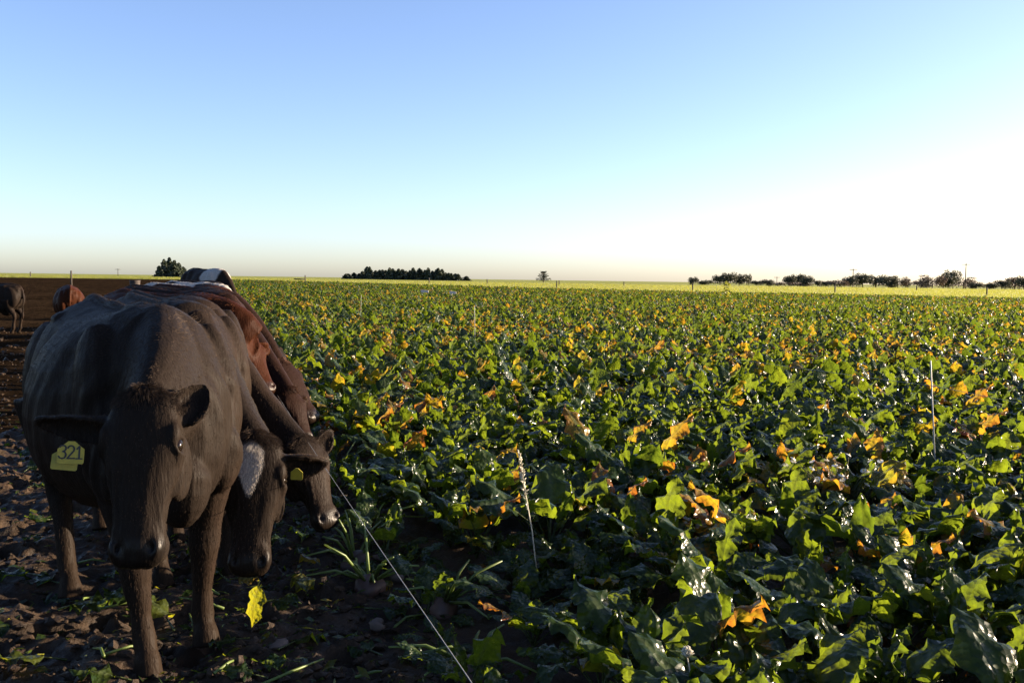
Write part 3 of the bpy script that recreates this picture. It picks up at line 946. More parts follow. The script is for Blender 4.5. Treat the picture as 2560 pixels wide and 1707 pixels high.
    # hair
    if hair:
        body_me.calc_loop_triangles()
        nt_ = len(body_me.loop_triangles)
        tri = np.empty(nt_ * 3, dtype=np.int32); body_me.loop_triangles.foreach_get('vertices', tri); tri = tri.reshape(-1, 3)
        pv = co2[tri]
        ar = .5 * np.linalg.norm(np.cross(pv[:, 1] - pv[:, 0], pv[:, 2] - pv[:, 0]), axis=1)
        tuft = hw_ * sstep(.10, -.04, ht) * sstep(-.05, .0, hz)                                    # tuft on the poll
        ridge = sstep(.06, .0, np.abs(co[:, 1])) * sstep(1.2, 1.3, co[:, 2]) * (1 - hw_)
        leng = np.full(nvert, .017)
        leng = leng + .028 * tuft + .014 * ridge + .020 * starm + .010 * sstep(.62, .4, co[:, 2]) * sstep(.18, .3, co[:, 2])
        leng = leng * (1 - hw_ * .35 * (1 - tuft))
        earm = np.zeros(nvert)
        for key in ('l', 'r'):
            rt_, ed, wd, mn, Le = ear_info[key]
            q_ = co - np.array(rt_)
            u_ = q_ @ np.array(ed) / Le
            l_ = np.linalg.norm(q_ - np.outer(q_ @ np.array(ed), np.array(ed)), axis=1)
            earm = np.maximum(earm, ((u_ > .1) & (u_ < 1.1) & (l_ < .09 * k)).astype(float))
        leng = leng + .008 * earm
        bare = np.maximum(muz, sstep(.10, .06, co[:, 2]))
        wgt = (1 - bare) * (1 + .8 * hw_ + 6 * tuft + 9.0 * starm + 1.5 * earm)
        pw = ar * wgt[tri].mean(1); pw /= pw.sum()
        hr = np.random.default_rng(seed + 99)
        ti = hr.choice(nt_, hair, p=pw)
        b1 = hr.random(hair); b2 = hr.random(hair); fl = b1 + b2 > 1; b1[fl] = 1 - b1[fl]; b2[fl] = 1 - b2[fl]
        b0 = 1 - b1 - b2
        def ip(arr):
            t3 = arr[tri[ti]]
            return (t3[:, 0] * b0[:, None] + t3[:, 1] * b1[:, None] + t3[:, 2] * b2[:, None]) if arr.ndim == 2 else t3[:, 0] * b0 + t3[:, 1] * b1 + t3[:, 2] * b2
        p0 = ip(co2); nn = ip(no); nn /= np.linalg.norm(nn, axis=1)[:, None]
        flow = np.tile(np.array([-.75, 0, -.65]), (nvert, 1))
        lg = sstep(.72, .55, co[:, 2])[:, None] * (1 - hw_[:, None])
        flow = flow * (1 - lg) + np.array([-.1, 0, -1]) * lg
        nk_ = (sstep(.5, .8, co[:, 0]) * (1 - hw_))[:, None]
        flow = flow * (1 - nk_) + np.array([-.45, 0, -.9]) * nk_
        hx = hw_[:, None]
        rad = np.outer(ht - .15, np.array(ax)) * HL + np.outer(hy, np.array(sd)) * k
        hfl = np.array(ax)[None, :] * .8 + rad * 6 * (sstep(.45, .2, ht) * sstep(0, .03, hz))[:, None]
        flow = flow * (1 - hx) + hfl * hx
        fl_ = ip(flow) + .35 * np.stack([vnoise(p0 * 9, 1), vnoise(p0 * 9, 2), vnoise(p0 * 9, 3)], 1)
        fl_ = fl_ - nn * np.sum(fl_ * nn, 1)[:, None]
        fl_ /= (np.linalg.norm(fl_, axis=1)[:, None] + 1e-6)
        Lh = ip(leng) * hr.uniform(.45, 1.1, hair) * hair_len * .8
        tf = ip(tuft + .6 * earm + .5 * starm + .5 * ridge)
        lift = .20 + .40 * tf + hr.uniform(0, .18, hair)
        d1 = nn * lift[:, None] + fl_ + hr.normal(0, .16, (hair, 3)); d1 /= np.linalg.norm(d1, axis=1)[:, None]
        d2 = nn * (lift * .35)[:, None] + fl_ * 1.1 + hr.normal(0, .22, (hair, 3)) + np.array([0, 0, -.2]); d2 /= np.linalg.norm(d2, axis=1)[:, None]
        p1 = p0 - nn * .001 + d1 * (Lh * .5)[:, None]
        p2 = p1 + d2 * (Lh * .5)[:, None]
        P3 = np.stack([p0 - nn * .002, p1, p2], 1).reshape(-1, 3)
        hc = bpy.data.hair_curves.new('coat_hair')
        hc.add_curves([3] * hair)
        hc.attributes['position'].data.foreach_set('vector', P3.ravel().astype(np.float32))
        ra = hc.attributes.get('radius') or hc.attributes.new('radius', 'FLOAT', 'POINT')
        rr_ = np.tile(np.array([1.0, .8, .12]) * hair_r, hair)
        ra.data.foreach_set('value', rr_.astype(np.float32))
        hcol = ip(colr) * hr.uniform(.75, 1.6, hair)[:, None]
        ca = hc.attributes.new('coat', 'FLOAT_COLOR', 'CURVE')
        ca.data.foreach_set('color', np.concatenate([np.clip(hcol, 0, .9), np.ones((hair, 1))], 1).astype(np.float32).ravel())
        hc.materials.append(M_HAIR)
        ho = bpy.data.objects.new('coat_hair', hc)
        link(ho, root)
        ho['kind'] = 'stuff'
    return root, dict(H=H, ax=ax, sd=sd, nf=nf, ears=ear_info, T=T, k=k)

def cow_axes(withers, hips):
    """ground centre and heading from two world points along the spine (withers at x .45, hips at x -.5)"""
    d = Vector(withers) - Vector(hips); d.z = 0
    h = math.atan2(d.y, d.x)
    c = Vector(withers) - d.normalized() * .45
    return Vector((c.x, c.y, float(gz(c.x, c.y)))), h

# --- the first cow, ear tag 321, looks at the viewer
wi, hi_ = at(392, 765, 3.72), at(238, 748, 4.54)
loc, hd = cow_axes(wi, hi_)
cow1, c1 = build_cow('cow', loc, hd, 'black cow facing the viewer with yellow ear tag reading 321', poll=at(364, 1000, 3.12), muzzle=at(343, 1420, 2.98), face=(.02, -1, .12),
                     ears={'l': ((.40, .45, .72), (.30, -.9, .35)), 'r': ((-.97, -.02, .02), (.1, -.8, -.6))}, ear_len=1.42, ear_len_l=.80,
                     voxel=.0078, hair=52000, hair_r=.0005, seed=1, tail_white=True, scale=1.005, feet={'fl': (-.12, .02), 'fr': (.06, .06), 'hr': (.20, .02), 'hl': (-.05, 0)}, fat=1.04)
# --- second cow: white star, nose almost on the ground
loc, hd = cow_axes(at(462, 768, 4.75), at(330, 748, 5.6))
cow2, c2 = build_cow('cow', loc, hd, 'black cow with a white star on its forehead holding a yellow leaf', poll=at(640, 1108, 4.12), muzzle=at(622, 1440, 3.98), face=(.12, -1, .15),
                     ears={'l': ((.95, .1, -.05), (.15, -.8, -.45)), 'r': ((-.9, .2, -.15), (-.1, -.8, -.4))},
                     voxel=.010, hair=40000, hair_r=.00055, seed=2, star=True, neck_drop=.22)
# --- third cow, black, reaching under the wire
loc, hd = cow_axes(at(484, 775, 5.5), at(345, 748, 6.25))
cow3, c3 = build_cow('cow', loc, hd, 'black cow stretching its neck under the wire beside the star faced cow', poll=at(752, 1108, 4.98), muzzle=at(822, 1320, 4.85), face=(.75, -.75, .25),
                     ears={'l': ((.35, .5, .55), (.5, -.7, 0)), 'r': ((-.8, -.2, .05), (.1, -.7, -.5))},
                     voxel=.011, hair=26000, seed=3, neck_drop=.32, coat='black')
# --- red cow, head half raised, seen from behind its ear
loc, hd = cow_axes(at(520, 778, 6.4), at(330, 748, 6.95))
cow4, c4 = build_cow('cow', loc, hd, 'reddish brown cow with its curled ear raised above the black cows', poll=at(612, 850, 6.35), muzzle=at(672, 985, 6.2), face=(.8, -.6, .3),
                     ears={'r': ((.1, -.75, .25), (.8, .2, -.3))},
                     voxel=.012, hair=20000, seed=4, coat='red', neck_drop=-.05, hair_r=.0009)
# --- dark brown cow below the wire
loc, hd = cow_axes(at(545, 765, 7.7), at(370, 738, 8.2))
cow5, c5 = build_cow('cow', loc, hd, 'dark brown cow with reddish poll hair and its head right beneath the wire', poll=at(722, 985, 6.98), muzzle=at(768, 1110, 6.85), face=(.8, -.6, .3),
                     voxel=.012, hair=18000, seed=5, coat='brown', neck_drop=.12, hair_r=.0009)
# --- the row beyond
rowspec = [ # depth of head along the wire, px of withers, px of hips, depth withers, depth hips, coat, words
    (8.2, 8.7, (555, 380), 'brown', 'brown cow reaching for leaves beside the first white fence stake'),
    (9.6, 9.9, (530, 300), 'black', 'black cow with a long straight back two places behind the red cow'),
    (11.0, 11.4, (545, 370), 'red', 'rust coloured cow with its back lit beyond the long backed black cow'),
    (13.0, 13.4, (530, 400), 'pied', 'black cow with white patches on its rump near the middle of the herd'),
    (15.2, 15.6, (545, 430), 'pied', 'black and white cow with a broad white shoulder patch in the herd'),
    (17.5, 18.0, (520, 420), 'pied', 'mostly white backed cow deep in the row of feeding cows'),
    (20.5, 21.0, (540, 465), 'black', 'small looking black cow far down the row before the last stakes'),
    (23.4, 23.8, (530, 470), 'brown', 'dark brown cow far down the row just before the tall pied cow'),
    (32.0, 32.5, (535, 490), 'black', 'most distant black cow in the row beyond the tall pied cow'),
]
for i, (dh, dw, (pw_, ph_), ct, words) in enumerate(rowspec):
    t = (dh - FA[1]) / FD[1]
    hx_, hy_ = fence_pt(t, .12)
    wpt, hpt = at(pw_, 740, dw), at(ph_, 735, dw + .35 + .15 * (i % 3))
    loc, hd = cow_axes(wpt, hpt)
    fdir = Vector((math.cos(hd), math.sin(hd), 0))
    wx = loc + fdir * 1.12
    pl = Vector((hx_ * .55 + wx.x * .45, hy_ * .55 + wx.y * .45, .72 + .08 * (i % 2)))
    lim = Vector((pl.x - loc.x, pl.y - loc.y, 0))
    if lim.length > 1.25: pl = loc + lim * (1.25 / lim.length) + Vector((0, 0, pl.z))
    mz = pl + (fdir * .25 + Vector((.1, -.05, -.46)))
    build_cow('cow', loc, hd, words, poll=pl, muzzle=mz, face=fdir + Vector((0, 0, .4)), voxel=.018, hair=8000 if i < 4 else 5000, seed=20 + i, coat=ct, neck_drop=.1, white_back={3: (-.95, -.25), 4: (-.5, .55), 5: (-.9, .3)}.get(i), hair_r=.0016, hair_len=1.2)
# --- tall pied cow with its head up at the far end of the row
p = at(520, 690, 27.0)
loc = Vector((p.x, p.y, float(gz(p.x, p.y)) + .05))
build_cow('cow', loc, R(-40), 'tall black and white cow standing at the far end of the feeding row', voxel=.02, hair=5000, seed=44, coat='pied', hair_r=.002, neck_drop=.1, scale=1.2, white_back=(.1, .6))
# --- stragglers on the grazed ground
p = at(172, 700, 22.0)
build_cow('cow', (p.x, p.y, 0.0), R(117), 'red brown cow turned away on the grazed ground behind the herd', voxel=.018, hair=7000, seed=51, coat='red', scale=.9, hair_r=.0016, group='cows standing on the grazed ground')
p = at(-8, 700, 24.0)
build_cow('cow', (p.x - .15, p.y, 0.0), R(176), 'dark cow walking away on the grazed ground apart from the herd', voxel=.02, hair=5000, seed=52, coat='black', scale=.9, hair_r=.002, group='cows standing on the grazed ground')

# ================================================================== far trees, posts, poles
def crown_mesh(name, fn, n, size, mat, seed, base_tris=1):
    """crown of many small leaf clumps: fn(rng) -> point"""
    rng = np.random.default_rng(seed)
    V, Fq = [], []
    for k in range(n):
        p, s = fn(rng)
        s *= size * rng.uniform(.6, 1.5)
        a = rng.normal(size=3); a /= np.linalg.norm(a)
        b = np.cross(a, rng.normal(size=3)); b /= np.linalg.norm(b) + 1e-9
        c = np.cross(a, b)
        i = len(V)
        V += [p + s * b, p + s * c * .8 + s * .25 * a, p - s * b * .9, p - s * c * .8 - s * .2 * a]
        Fq += [(i, i + 1, i + 2, i + 3)]
    me = mesh_from(name, V, Fq, False)
    me.materials.append(mat)
    return me
def conifer_fn(h, w, lumps=0.25, ph=0.0):
    def fn(rng):
        t = rng.random() ** 1.25
        r = w * (1 - t) ** .55 * (.85 + lumps * math.sin(t * 17 + ph))
        a = rng.uniform(0, 6.283); q = math.sqrt(rng.random()) * (1 + .18 * math.sin(3 * a + ph + 5 * t))
        return np.array([r * q * math.cos(a), r * q * math.sin(a), h * (.04 + .96 * t)]), (1.15 - .6 * t)
    return fn
def dome_fn(h, w, lean=0.0, seed=0, low=0.12):
    rr = np.random.default_rng(seed)
    blobs = [(rr.uniform(-.62, .62) * w, rr.uniform(-.3, .3) * w, h * rr.uniform(.28, .70), rr.uniform(.36, .55) * w, h * rr.uniform(.26, .36)) for _ in range(9)]
    def fn(rng):
        b = blobs[rng.integers(len(blobs))]
        d = rng.normal(size=3); d /= np.linalg.norm(d)
        q = rng.random() ** .45
        p = np.array([b[0] + d[0] * b[3] * q, b[1] + d[1] * b[3] * q, b[2] + d[2] * b[4] * q])
        p[0] += lean * (p[2] / h) * w
        p[2] = max(p[2], h * low * rng.random())
        return p, 1.0
    return fn
def trunk_mesh(name, h, r, limbs=5, seed=0, spread=0.4):
    rng = np.random.default_rng(seed)
    mb = MB()
    mb.tube([(0, 0, -.2), (.03 * h, 0, h * .35), (0, .02 * h, h * .7), (.02 * h, 0, h * .92)], [r, r * .75, r * .45, r * .12], 6)
    for k in range(limbs):
        a = rng.uniform(0, 6.28); z = h * rng.uniform(.25, .7)
        mb.tube([(0, 0, z), (math.cos(a) * h * spread * .5, math.sin(a) * h * spread * .5, z + h * .12), (math.cos(a) * h * spread, math.sin(a) * h * spread, z + h * .2)], [r * .4, r * .25, r * .08], 5)
    me = mb.mesh(name); me.materials.append(M_BARK)
    return me
CON_C = [crown_mesh('conifer_crown', conifer_fn(1.0, .30, .12, k), 1000, .060, M_CONIFER, 60 + k) for k in range(4)]
CON_T = trunk_mesh('conifer_trunk', 1.0, .03, 4, 3, .12)
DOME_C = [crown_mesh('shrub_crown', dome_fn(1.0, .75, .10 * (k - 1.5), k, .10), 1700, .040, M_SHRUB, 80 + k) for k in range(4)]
RUST_C = [crown_mesh('bush_crown', dome_fn(1.0, .75, 0, 10 + k, .05), 1500, .034, M_RUST, 90 + k) for k in range(3)]
DOME_T = trunk_mesh('shrub_trunk', .75, .035, 7, 5, .35)
def plant_tree(name, px, hpx, wpx, Y, crown, trunk, label, cat, group, cw):
    """hpx, wpx: height and width in photo pixels; cw: crown width of the unit mesh"""
    x = xdir(px, Y)
    z = float(gz(x, Y)) - .03
    h = hpx * Y / F0; w = wpx * Y / F0
    root = empty(name, (x, Y, z), random.uniform(-.5, .5))
    root.scale = (w / cw, w / cw, h)
    tag(root, label, cat, group)
    o = obj('crown', crown, None, root); o.rotation_euler = (0, 0, random.choice((0, math.pi)))
    obj('trunk', trunk, None, root)
    return root
G1 = 'conifers of the round clump behind the herd'
for i, (px, h, w) in enumerate([(398, 30, 22), (410, 46, 26), (424, 50, 28), (436, 44, 28), (447, 38, 26), (458, 28, 24), (478, 17, 20)]):
    plant_tree('conifer_tree', px, h, w * 1.25, 330 + 6 * (i % 3), CON_C[i % 4], CON_T,
               'small lone conifer beside the round clump behind the herd' if i == 6 else 'dark conifer in the round clump behind the herd', 'tree', G1, .6)
G2 = 'conifers of the shelter belt on the skyline'
xs = np.concatenate([[864, 872, 886, 897], np.arange(908, 1150, 8.2), [1166]])
for i, px in enumerate(xs):
    h = 13 + 4 * random.random() if px < 900 else (18 + 14 * random.random() if px < 1110 else 20 - (px - 1110) * .08)
    if px > 1155: h = 12
    plant_tree('conifer_tree', px + random.uniform(-2, 2), h, 24 + 9 * random.random(), 620 + 12 * (i % 3), CON_C[i % 4], CON_T, 'dark conifer in the long shelter belt on the skyline', 'tree', G2, .6)
# the lone cedar with tiers
def cedar_fn(rng):
    t = rng.integers(0, 7)
    z = .18 + .12 * t + rng.normal() * .012
    r = .56 * (1 - .115 * t) * (.75 + .25 * math.sin(t * 2.3))
    a = rng.uniform(0, 6.283); q = rng.random() ** .7
    return np.array([r * q * math.cos(a), r * q * math.sin(a), z + .05 * q]), .8
plant_tree('cedar_tree', 1358, 29, 50, 480, crown_mesh('cedar_crown', cedar_fn, 900, .05, M_CONIFER, 77), trunk_mesh('cedar_trunk', 1.0, .03, 8, 9, .35),
           'lone cedar with spreading tiers standing on the pasture skyline', 'tree', None, 1.1)
# hedgerow trees at the right, wind-clipped
G3 = 'wind clipped trees and bushes along the skyline hedgerow'
hed = [(1732, 18, 26, 'd'), (1755, 12, 34, 'd'), (1772, 12, 30, 'd'), (1800, 26, 40, 'd'), (1822, 29, 44, 'd'), (1848, 29, 44, 'd'), (1866, 27, 26, 'd'), (1892, 13, 30, 'd'), (1920, 15, 36, 'd'), (1944, 11, 40, 'r'),
       (1972, 24, 36, 'd'), (1994, 30, 46, 'd'), (2016, 24, 34, 'd'), (2000, 12, 60, 'r'), (2044, 15, 24, 'd'), (2065, 15, 40, 'd'), (2098, 19, 46, 'r'), (2130, 29, 46, 'd'), (2156, 32, 54, 'd'), (2188, 29, 58, 'd'),
       (2222, 28, 56, 'd'), (2244, 27, 50, 'r'), (2264, 16, 26, 'd'), (2302, 18, 44, 'r'), (2330, 32, 60, 'r'), (2358, 37, 60, 'd'), (2382, 43, 46, 'd'), (2408, 28, 56, 'r'), (2438, 16, 40, 'd'), (2474, 18, 44, 'd'),
       (2504, 22, 44, 'd'), (2536, 34, 60, 'r'), (2566, 30, 50, 'd')]
for i, (px, h, w, k) in enumerate(hed):
    far_ = 420 + 9 * (i % 4) - (px - 1700) * .1
    if k == 'd':
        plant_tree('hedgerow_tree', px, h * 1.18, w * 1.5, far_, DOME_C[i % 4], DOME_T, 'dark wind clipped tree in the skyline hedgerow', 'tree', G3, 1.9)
    else:
        plant_tree('hedgerow_bush', px, h * 1.15, w * 1.6, far_, RUST_C[i % 3], DOME_T, 'brown twiggy leafless bush in the skyline hedgerow', 'bush', G3, 1.9)

# posts of the pasture fence, power poles, trough
def post(name, px, ytop, hm, Y, label, r=.06, group='pasture fence posts', cat='fence post', cap=True, lean=0.0):
    x = xdir(px, Y)
    z0 = float(gz(x, Y))
    mb = MB()
    mb.tube([(0, 0, -.3), (0, 0, hm - .04), (0, 0, hm)], [r, r * .95, r * .7], 8)
    o = obj(name, mb.mesh(name), M_POST)
    o.location = (x, Y, z0)
    o.rotation_euler = (0, R(lean), random.random())
    return tag(o, label, cat, group)
for px, ya, Y in [(178, 668, 95), (464, 664, 120), (76, 678, 215), (763, 683, 150), (1073, 688, 150), (1218, 686, 210), (1392, 696, 135), (1398, 690, 215), (1560, 697, 215), (1732, 701, 128), (2088, 712, 120), (2468, 720, 115), (2292, 705, 190)]:
    post('fence_post', px, ya, 1.5 if px in (178, 464) else 1.25, Y, 'weathered wooden post of the pasture fence', .09 if Y < 160 else .12)
def power_pole(px, hpx, Y, label):
    x = xdir(px, Y); z0 = float(gz(x, Y)); h = hpx * Y / F0
    root = empty('power_pole', (x, Y, z0), .15)
    tag(root, label, 'power pole', 'power poles on the skyline')
    mb = MB(); mb.tube([(0, 0, -.5), (0, 0, h)], [.22, .16], 8); obj('pole', mb.mesh('pole'), M_POST, root)
    mb = MB(); mb.tube([(-1.7, 0, h - .5), (1.7, 0, h - .5)], [.11, .11], 6); obj('crossarm', mb.mesh('crossarm'), M_POST, root)
    for q in (-1.5, -.6, .6, 1.5):
        mb = MB(); mb.tube([(q, 0, h - .45), (q, 0, h - .15)], [.07, .05], 6); obj('insulator', mb.mesh('insulator'), M_WHITEPOST, root)
    return root
power_pole(2132, 46, 430, 'power pole with crossarm rising behind the hedgerow trees')
power_pole(2413, 64, 380, 'tallest power pole beside the big hedgerow trees')
power_pole(1942, 22, 560, 'small distant power pole in a gap of the hedgerow')
power_pole(295, 18, 600, 'distant power pole on the skyline above the grazed ground')
# barrel-like trough
x = xdir(337, 88.0); z0 = float(gz(x, 88.0))
mb = MB(); mb.tube([(0, 0, 0), (0, 0, .25), (0, 0, .62), (0, 0, .70), (0, 0, .70)], [.40, .44, .46, .50, .42], 20)
o = obj('concrete_trough', mb.mesh('trough'), simple_mat('trough_concrete', (.032, .022, .018), .8, .3, 8)); o.location = (x, 88.0, z0)
tag(o, 'round brownish water trough standing at the edge of the grazed ground', 'trough')
x = xdir(749, 190.0); z0 = float(gz(x, 190.0))
mb = MB()
for q in (-.8, .8): mb.tube([(q, 0, -.2), (q, 0, .55)], [.08, .08], 6)
mb.tube([(-1.1, 0, .5), (1.1, 0, .5)], [.14, .14], 6)
o = obj('low_rail', mb.mesh('low_rail'), M_POST); o.location = (x, 190.0, z0)
tag(o, 'low wooden rail on two stubs standing out on the pasture', 'rail')
# pale slabs showing above the crop
M_PALE = simple_mat('pale_board', (.48, .42, .36), .7, .2, 6)
for px, py, Y, w, words in [(1062, 726, 62, .50, 'pale board end propped in the far crop'), (1132, 729, 60, .42, 'second pale board lying low in the far crop')]:
    p = at(px, py, Y)
    mb = MB()
    mb.loft([[(-w * .5, -.05, -.14), (w * .5, -.05, -.14), (w * .5, .05, -.14), (-w * .5, .05, -.14)], [(-w * .5, -.05, .05), (w * .5, -.05, .0), (w * .5, .05, .0), (-w * .5, .05, .05)]])
    mb.loft([[(-w * .3 + q, -.03, -.75), (-w * .3 + q + .06, -.03, -.75), (-w * .3 + q + .06, .03, -.75), (-w * .3 + q, .03, -.75)] if e == 0 else [(-w * .3 + q, -.03, -.1), (-w * .3 + q + .06, -.03, -.1), (-w * .3 + q + .06, .03, -.1), (-w * .3 + q, .03, -.1)] for q in (0,) for e in (0, 1)])
    o = obj('pale_board', mb.mesh('pale_board', False), M_PALE); o.location = p
    tag(o, words, 'board')

# pasture grass that catches the light, as one mass
def grass_tuft(seed):
    rng = np.random.default_rng(seed); V, Fq = [], []
    for k in range(16):
        a = rng.uniform(0, 6.28); r = rng.uniform(0, .22); h = rng.uniform(.10, .24); w = .012
        b = np.array([r * math.cos(a), r * math.sin(a), 0]); l = rng.normal(0, .06, 2)
        d = rng.uniform(0, 6.28); dx = np.array([math.cos(d), math.sin(d), 0]) * w
        i = len(V); V += [b - dx, b + dx, b + np.array([l[0], l[1], h])]; Fq.append((i, i + 1, i + 2))
    me = mesh_from('grass_tuft', V, Fq, False); me.materials.append(M_TUFT)
    return me
M_TUFT = foliage_material('pasture_grass_blades', (.08, .09, .014), (.28, .29, .034), .5, .5)
gsrc = bpy.data.collections.new('grass_sources')
for k in range(4):
    gsrc.objects.link(bpy.data.objects.new('grass_tuft_%d' % k, grass_tuft(k)))
npt = 80000
gy = 74 + 270 * RNG.random(npt) ** 1.6
gx = gy * RNG.uniform(-.60, .60, npt)
okg = ~(cropside(gx, gy)) & ~mudside(gx, gy)
gx, gy = gx[okg], gy[okg]
me = bpy.data.meshes.new('pasture_grass'); me.vertices.add(len(gx))
me.vertices.foreach_set('co', np.stack([gx, gy, gz(gx, gy) - .03], 1).ravel())
me.attributes.new('pick', 'INT', 'POINT').data.foreach_set('value', RNG.integers(0, 4, len(gx)).astype(np.int32))
me.attributes.new('turn', 'FLOAT_VECTOR', 'POINT').data.foreach_set('vector', np.stack([0 * gx, 0 * gx, RNG.uniform(0, 6.28, len(gx))], 1).ravel().astype(np.float32))
me.attributes.new('size', 'FLOAT', 'POINT').data.foreach_set('value', RNG.uniform(1.2, 2.6, len(gx)).astype(np.float32))
pg = obj('pasture_grass', me)
kind(pg, 'stuff', 'short sunlit pasture grass beyond the crop', 'grass')
ng2 = ng.copy(); ng2.name = 'grass_scatter'
for n_ in ng2.nodes:
    if n_.bl_idname == 'GeometryNodeCollectionInfo': n_.inputs['Collection'].default_value = gsrc
pg.modifiers.new('scatter', 'NODES').node_group = ng2

# ================================================================== electric fences
def stake(x, y, h, label, group, lean=(0, 0), z=None):
    z = float(gz(x, y)) if z is None else z
    root = empty('fence_stake', (x, y, z))
    root.rotation_euler = (R(lean[0]), R(lean[1]), 0)
    tag(root, label, 'fence stake', group)
    mb = MB(); mb.tube([(0, 0, -.18), (0, 0, h * .6), (0, 0, h - .01), (0, 0, h)], [.0055, .0052, .005, .0035], 8)
    obj('rod', mb.mesh('rod'), M_WHITEPOST, root)
    return root
def wire(name, pts, r, label, sag=.03):
    mb = MB(); out = []
    for a, b in zip(pts[:-1], pts[1:]):
        for k in range(12):
            t = k / 12
            out.append((a[0] + (b[0] - a[0]) * t, a[1] + (b[1] - a[1]) * t, a[2] + (b[2] - a[2]) * t - sag * 4 * t * (1 - t)))
    out.append(pts[-1])
    mb.tube(out, r, 6)
    o = obj(name, mb.mesh(name), M_WIRE)
    return tag(o, label, 'wire')
words = ['white rod stake standing clear beside the brown cows', 'thin white stake beside the far cows necks', 'thin white stake next to the pied cows', 'white stake at the far end of the herd', 'white stake beyond the tall pied cow']
def hclip(x, y, z): return (x, y, float(gz(x, y)) + z)
wp = [hclip(*fence_pt(-3.0), .66), hclip(*fence_pt(0), .66)]
p1 = at(640, 905, 9.5)
sx, sy = fence_pt((9.5 - FA[1]) / FD[1])
ts = [9.5, 18.6, 27.0, 36.0, 47.0]
for i, d in enumerate(ts):
    x, y = fence_pt((d - FA[1]) / FD[1])
    stake(x, y, .945, words[i], 'white stakes of the electric fence by the cows', (random.uniform(-1.5, 1.5), random.uniform(-1.5, 1.5)))
    wp.append(hclip(x, y, .66))
wp.append(hclip(*fence_pt(70), .66))
wire('electric_wire', wp, .0013, 'pale electric fence wire running past the cows heads', .02)
# second line across the crop
q0 = at(2330, 915, 6.7); q0b = at(2343, 1215, 6.62)
st = stake(q0b.x, q0b.y, .98, 'white rod stake leaning among the beet near the daisy weed', 'white stakes of the fence line inside the crop', z=0.0)
dv = Vector((q0.x - q0b.x, q0.y - q0b.y, q0.z - q0b.z)); st.rotation_euler = (-math.asin(dv.y / dv.length) , math.asin(dv.x / dv.length), 0)
line2 = [(q0b.x + (q0.x - q0b.x) * .82, q0b.y, .80)]
dirv = Vector((-3.75, 12.6, 0)).normalized()
pre = Vector((line2[0][0], line2[0][1], 0)) - dirv * 7
for px, ytop, d, w in [(1189, 770, 19.2, 'thin stake in the middle of the beet field'), (901, 740, 30.0, 'faint far stake deep in the beet field')]:
    p = at(px, ytop, d)
    stake(p.x, p.y, .96, w, 'white stakes of the fence line inside the crop', (0, random.uniform(-2, 2)))
    line2.append((p.x, p.y, .80))
wire('electric_wire', [(pre.x, pre.y, .80)] + line2, .0016, 'thin wire of the second fence crossing above the beet leaves', .06)

# ================================================================== ear tags
def ear_tag(parent, info, u, drop, size, digits, seed=0, facing=None):
    """plastic tag hanging in the ear, built in world space then handed to the cow"""
    T = parent.matrix_world
    return
def tag_mesh(w, h, th=.0016):
    out = [(-.5, 0), (-.5, -.62), (-.44, -.68), (.44, -.68), (.5, -.62), (.5, 0), (.28, .20), (.12, .36), (-.12, .36), (-.28, .20)]
    mb = MB()
    mb.loft([[(x * w, -th, z * h) for x, z in out], [(x * w, th, z * h) for x, z in out]])
    return mb.mesh('tag', False)
def stroke(mb, pts, w):
    for a, b in zip(pts[:-1], pts[1:]):
        a = Vector((a[0], 0, a[1])); b = Vector((b[0], 0, b[1])); d = (b - a).normalized(); n_ = Vector((-d.z, 0, d.x)) * w * .5
        e = d * w * .3
        mb.add([a - e + n_, b + e + n_, b + e - n_, a - e - n_], [(0, 1, 2, 3)])
        mb.v[-4:] = [(v[0], v[1] - .0002 * (len(mb.v) % 7), v[2]) for v in mb.v[-4:]]
def digits321():
    mb = MB()
    def arc(cx, cz, rx, rz, a0, a1, n=7): return [(cx + rx * math.cos(R(a0 + (a1 - a0) * k / n)), cz + rz * math.sin(R(a0 + (a1 - a0) * k / n))) for k in range(n + 1)]
    stroke(mb, arc(-.30, .20, .12, .14, 160, -80) , .065)
    stroke(mb, arc(-.31, -.11, .14, .17, 85, -160), .065)
    stroke(mb, arc(0, .17, .12, .16, 165, -30) + [(-.12, -.27), (.15, -.26)], .065)
    stroke(mb, [(.22, .18), (.31, .32), (.31, -.27)], .065)
    stroke(mb, [(.20, -.27), (.42, -.27)], .065)
    return mb
def add_tag(cow, px, py, Y, w, h, face, number, tilt, label):
    loc = at(px, py, Y)
    q = Vector(face).to_track_quat('-Y', 'Z')
    M = Matrix.Translation(loc) @ q.to_matrix().to_4x4() @ Matrix.Rotation(R(tilt), 4, 'Y')
    bpy.context.view_layer.update()
    t = obj('ear_tag', tag_mesh(w, h), M_TAG, cow)
    t.matrix_world = M
    t['label'] = label
    if number:
        mb = digits321()
        v = [(a[0] * w * 1.02, a[1] - .0022, (a[2] - .17) * h * .98) for a in mb.v]
        d = obj('tag_number', mesh_from('tag_number', v, mb.f, False), M_INK, t)
    return t
add_tag(cow1, 178, 1122, 2.99, .078, .068, (.30, -1, .10), True, 4, 'yellow tag with hand written number 321')
add_tag(cow1, 164, 1138, 3.005, .078, .068, (.30, -1, .10), False, 8, 'plain back half of the yellow tag')
add_tag(cow2, 742, 1180, 4.03, .05, .05, (.1, -1, -.2), False, 3, 'small yellow tag inside the ear')

